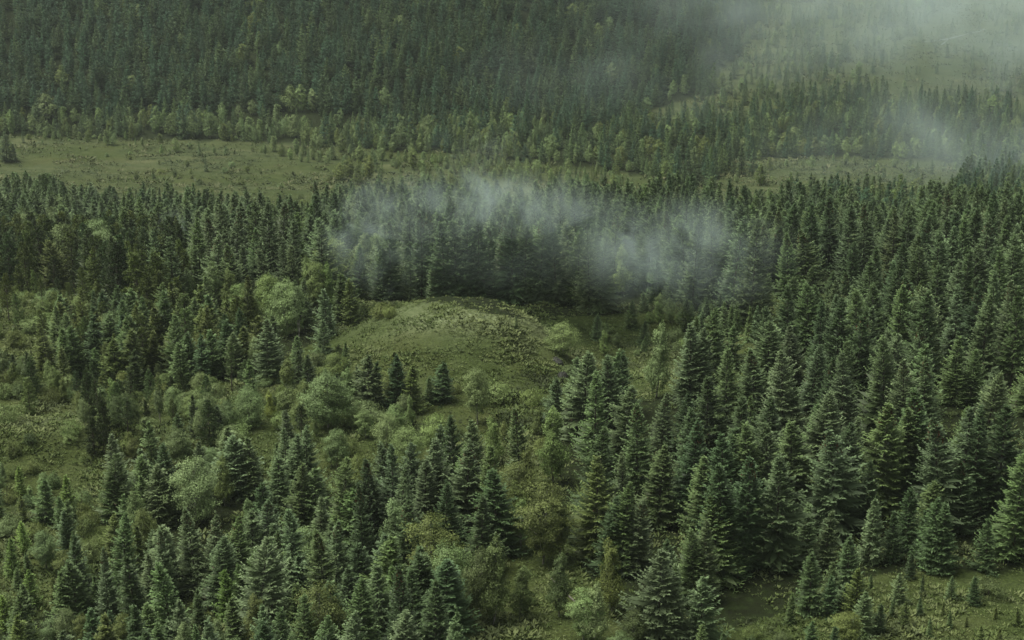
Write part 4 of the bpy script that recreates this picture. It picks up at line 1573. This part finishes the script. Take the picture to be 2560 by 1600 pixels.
# ------------------------------------------------------------------ the air: thin even haze, and drifts of mist with ragged edges
hz = bpy.data.meshes.new('haze')
bx = [(-1450, -140, -215), (1450, -140, -215), (1450, 2650, -215), (-1450, 2650, -215), (-1450, -140, 90), (1450, -140, 90), (1450, 2650, 90), (-1450, 2650, 90)]
hz.from_pydata(bx, [], [(0, 3, 2, 1), (4, 5, 6, 7), (0, 1, 5, 4), (1, 2, 6, 5), (2, 3, 7, 6), (3, 0, 4, 7)])
m, nt, N, L = mat('haze_air')
pv = N.new('ShaderNodeVolumePrincipled')
pv.inputs['Color'].default_value = (0.86, 0.95, 0.93, 1)
pv.inputs['Density'].default_value = HAZE
pv.inputs['Anisotropy'].default_value = 0.2
o = N.new('ShaderNodeOutputMaterial'); L.new(pv.outputs[0], o.inputs['Volume'])
hz.materials.append(m)
ho = bpy.data.objects.new('haze', hz); COL.objects.link(ho); ho['kind'] = 'stuff'; ho['label'] = 'thin even haze over the whole valley'

def mist(u, v, dist, sx, sy, sz, dens, thr, scale, seed, label, tilt=0.0, soft=1.0, colour=(0.80, 0.95, 0.96)):
    d = rays(u, v)
    p0 = d / d[1] * dist
    me = bpy.data.meshes.new('mist')
    n, m_ = 20, 11
    vv = [(math.sin(math.pi * j / (m_ - 1)) * math.cos(2 * math.pi * i / n), math.sin(math.pi * j / (m_ - 1)) * math.sin(2 * math.pi * i / n), math.cos(math.pi * j / (m_ - 1))) for j in range(m_) for i in range(n)]
    ff = [(j * n + i, (j + 1) * n + i, (j + 1) * n + (i + 1) % n, j * n + (i + 1) % n) for j in range(m_ - 1) for i in range(n)]
    me.from_pydata(vv, [], ff)
    m, nt, N, L = mat('mist_drift')
    tc = N.new('ShaderNodeTexCoord')
    ad = N.new('ShaderNodeVectorMath'); ad.operation = 'MULTIPLY_ADD'
    ad.inputs[1].default_value = (sx / 20.0, sy / 20.0, sz / 20.0); ad.inputs[2].default_value = (seed * 3.1, seed * 1.7, seed * 2.3)
    L.new(tc.outputs['Object'], ad.inputs[0])
    nz = N.new('ShaderNodeTexNoise'); nz.inputs['Scale'].default_value = scale; nz.inputs['Detail'].default_value = 4.0; nz.inputs['Roughness'].default_value = 0.55
    nz.inputs['Distortion'].default_value = 1.2
    L.new(ad.outputs[0], nz.inputs['Vector'])
    ln = N.new('ShaderNodeVectorMath'); ln.operation = 'LENGTH'
    L.new(tc.outputs['Object'], ln.inputs[0])
    fall = N.new('ShaderNodeMapRange'); fall.interpolation_type = 'SMOOTHSTEP'
    fall.inputs['From Min'].default_value = 0.98; fall.inputs['From Max'].default_value = 0.98 - soft * 0.95
    L.new(ln.outputs['Value'], fall.inputs['Value'])
    rg = N.new('ShaderNodeMapRange'); rg.interpolation_type = 'SMOOTHSTEP'
    rg.inputs['From Min'].default_value = thr; rg.inputs['From Max'].default_value = thr + 0.32
    L.new(nz.outputs['Fac'], rg.inputs['Value'])
    a = N.new('ShaderNodeMath'); a.operation = 'MULTIPLY'; L.new(fall.outputs[0], a.inputs[0]); L.new(rg.outputs[0], a.inputs[1])
    b = N.new('ShaderNodeMath'); b.operation = 'MULTIPLY'; b.inputs[1].default_value = dens; L.new(a.outputs[0], b.inputs[0])
    pv = N.new('ShaderNodeVolumePrincipled'); pv.inputs['Color'].default_value = (*colour, 1); pv.inputs['Anisotropy'].default_value = 0.2
    L.new(b.outputs[0], pv.inputs['Density'])
    o = N.new('ShaderNodeOutputMaterial'); L.new(pv.outputs[0], o.inputs['Volume'])
    me.materials.append(m)
    ob = bpy.data.objects.new('mist', me); COL.objects.link(ob)
    ob.location = p0; ob.scale = (sx, sy, sz); ob.rotation_euler = (0, tilt, 0)
    ob['kind'] = 'stuff'; ob['label'] = label

mist(1180, 500, 342, 31, 16, 9, 0.080, 0.38, 2.0, 1, 'main drift of mist over the wood behind the knoll', tilt=-0.05)
mist(940, 590, 336, 14, 12, 17, 0.060, 0.37, 2.2, 2, 'slanting tail of mist at the left of the main drift', tilt=-0.45)
mist(1440, 560, 332, 22, 13, 11, 0.045, 0.39, 1.8, 10, 'thin bridge of mist between the two drifts', tilt=0.12)
mist(1700, 635, 318, 28, 15, 15, 0.065, 0.37, 1.5, 3, 'right drift of mist among the spruces')
mist(1330, 610, 334, 58, 16, 13, 0.010, 0.32, 1.1, 11, 'faint low mist round the drifts at the edge of the wood')
mist(440, 590, 420, 9, 9, 10, 0.040, 0.40, 2.2, 4, 'faint small drift of mist before the pine wood')
mist(2520, 80, 1080, 220, 260, 85, 0.0072, 0.35, 0.34, 5, 'bank of mist over the moor', tilt=0.25)
mist(2060, 60, 1020, 240, 170, 85, 0.0052, 0.37, 0.30, 6, 'thin veil of mist along the end of the hillside wood', tilt=0.2)
mist(2380, 380, 760, 130, 110, 40, 0.0062, 0.33, 0.3, 7, 'thin mist over the valley floor wood')
mist(1190, 375, 740, 30, 36, 13, 0.012, 0.42, 1.0, 8, 'faint wisp of mist at the bog edge')
mist(1560, 190, 880, 110, 70, 40, 0.0055, 0.40, 0.3, 9, 'thin ragged veil of mist before the far hillside')
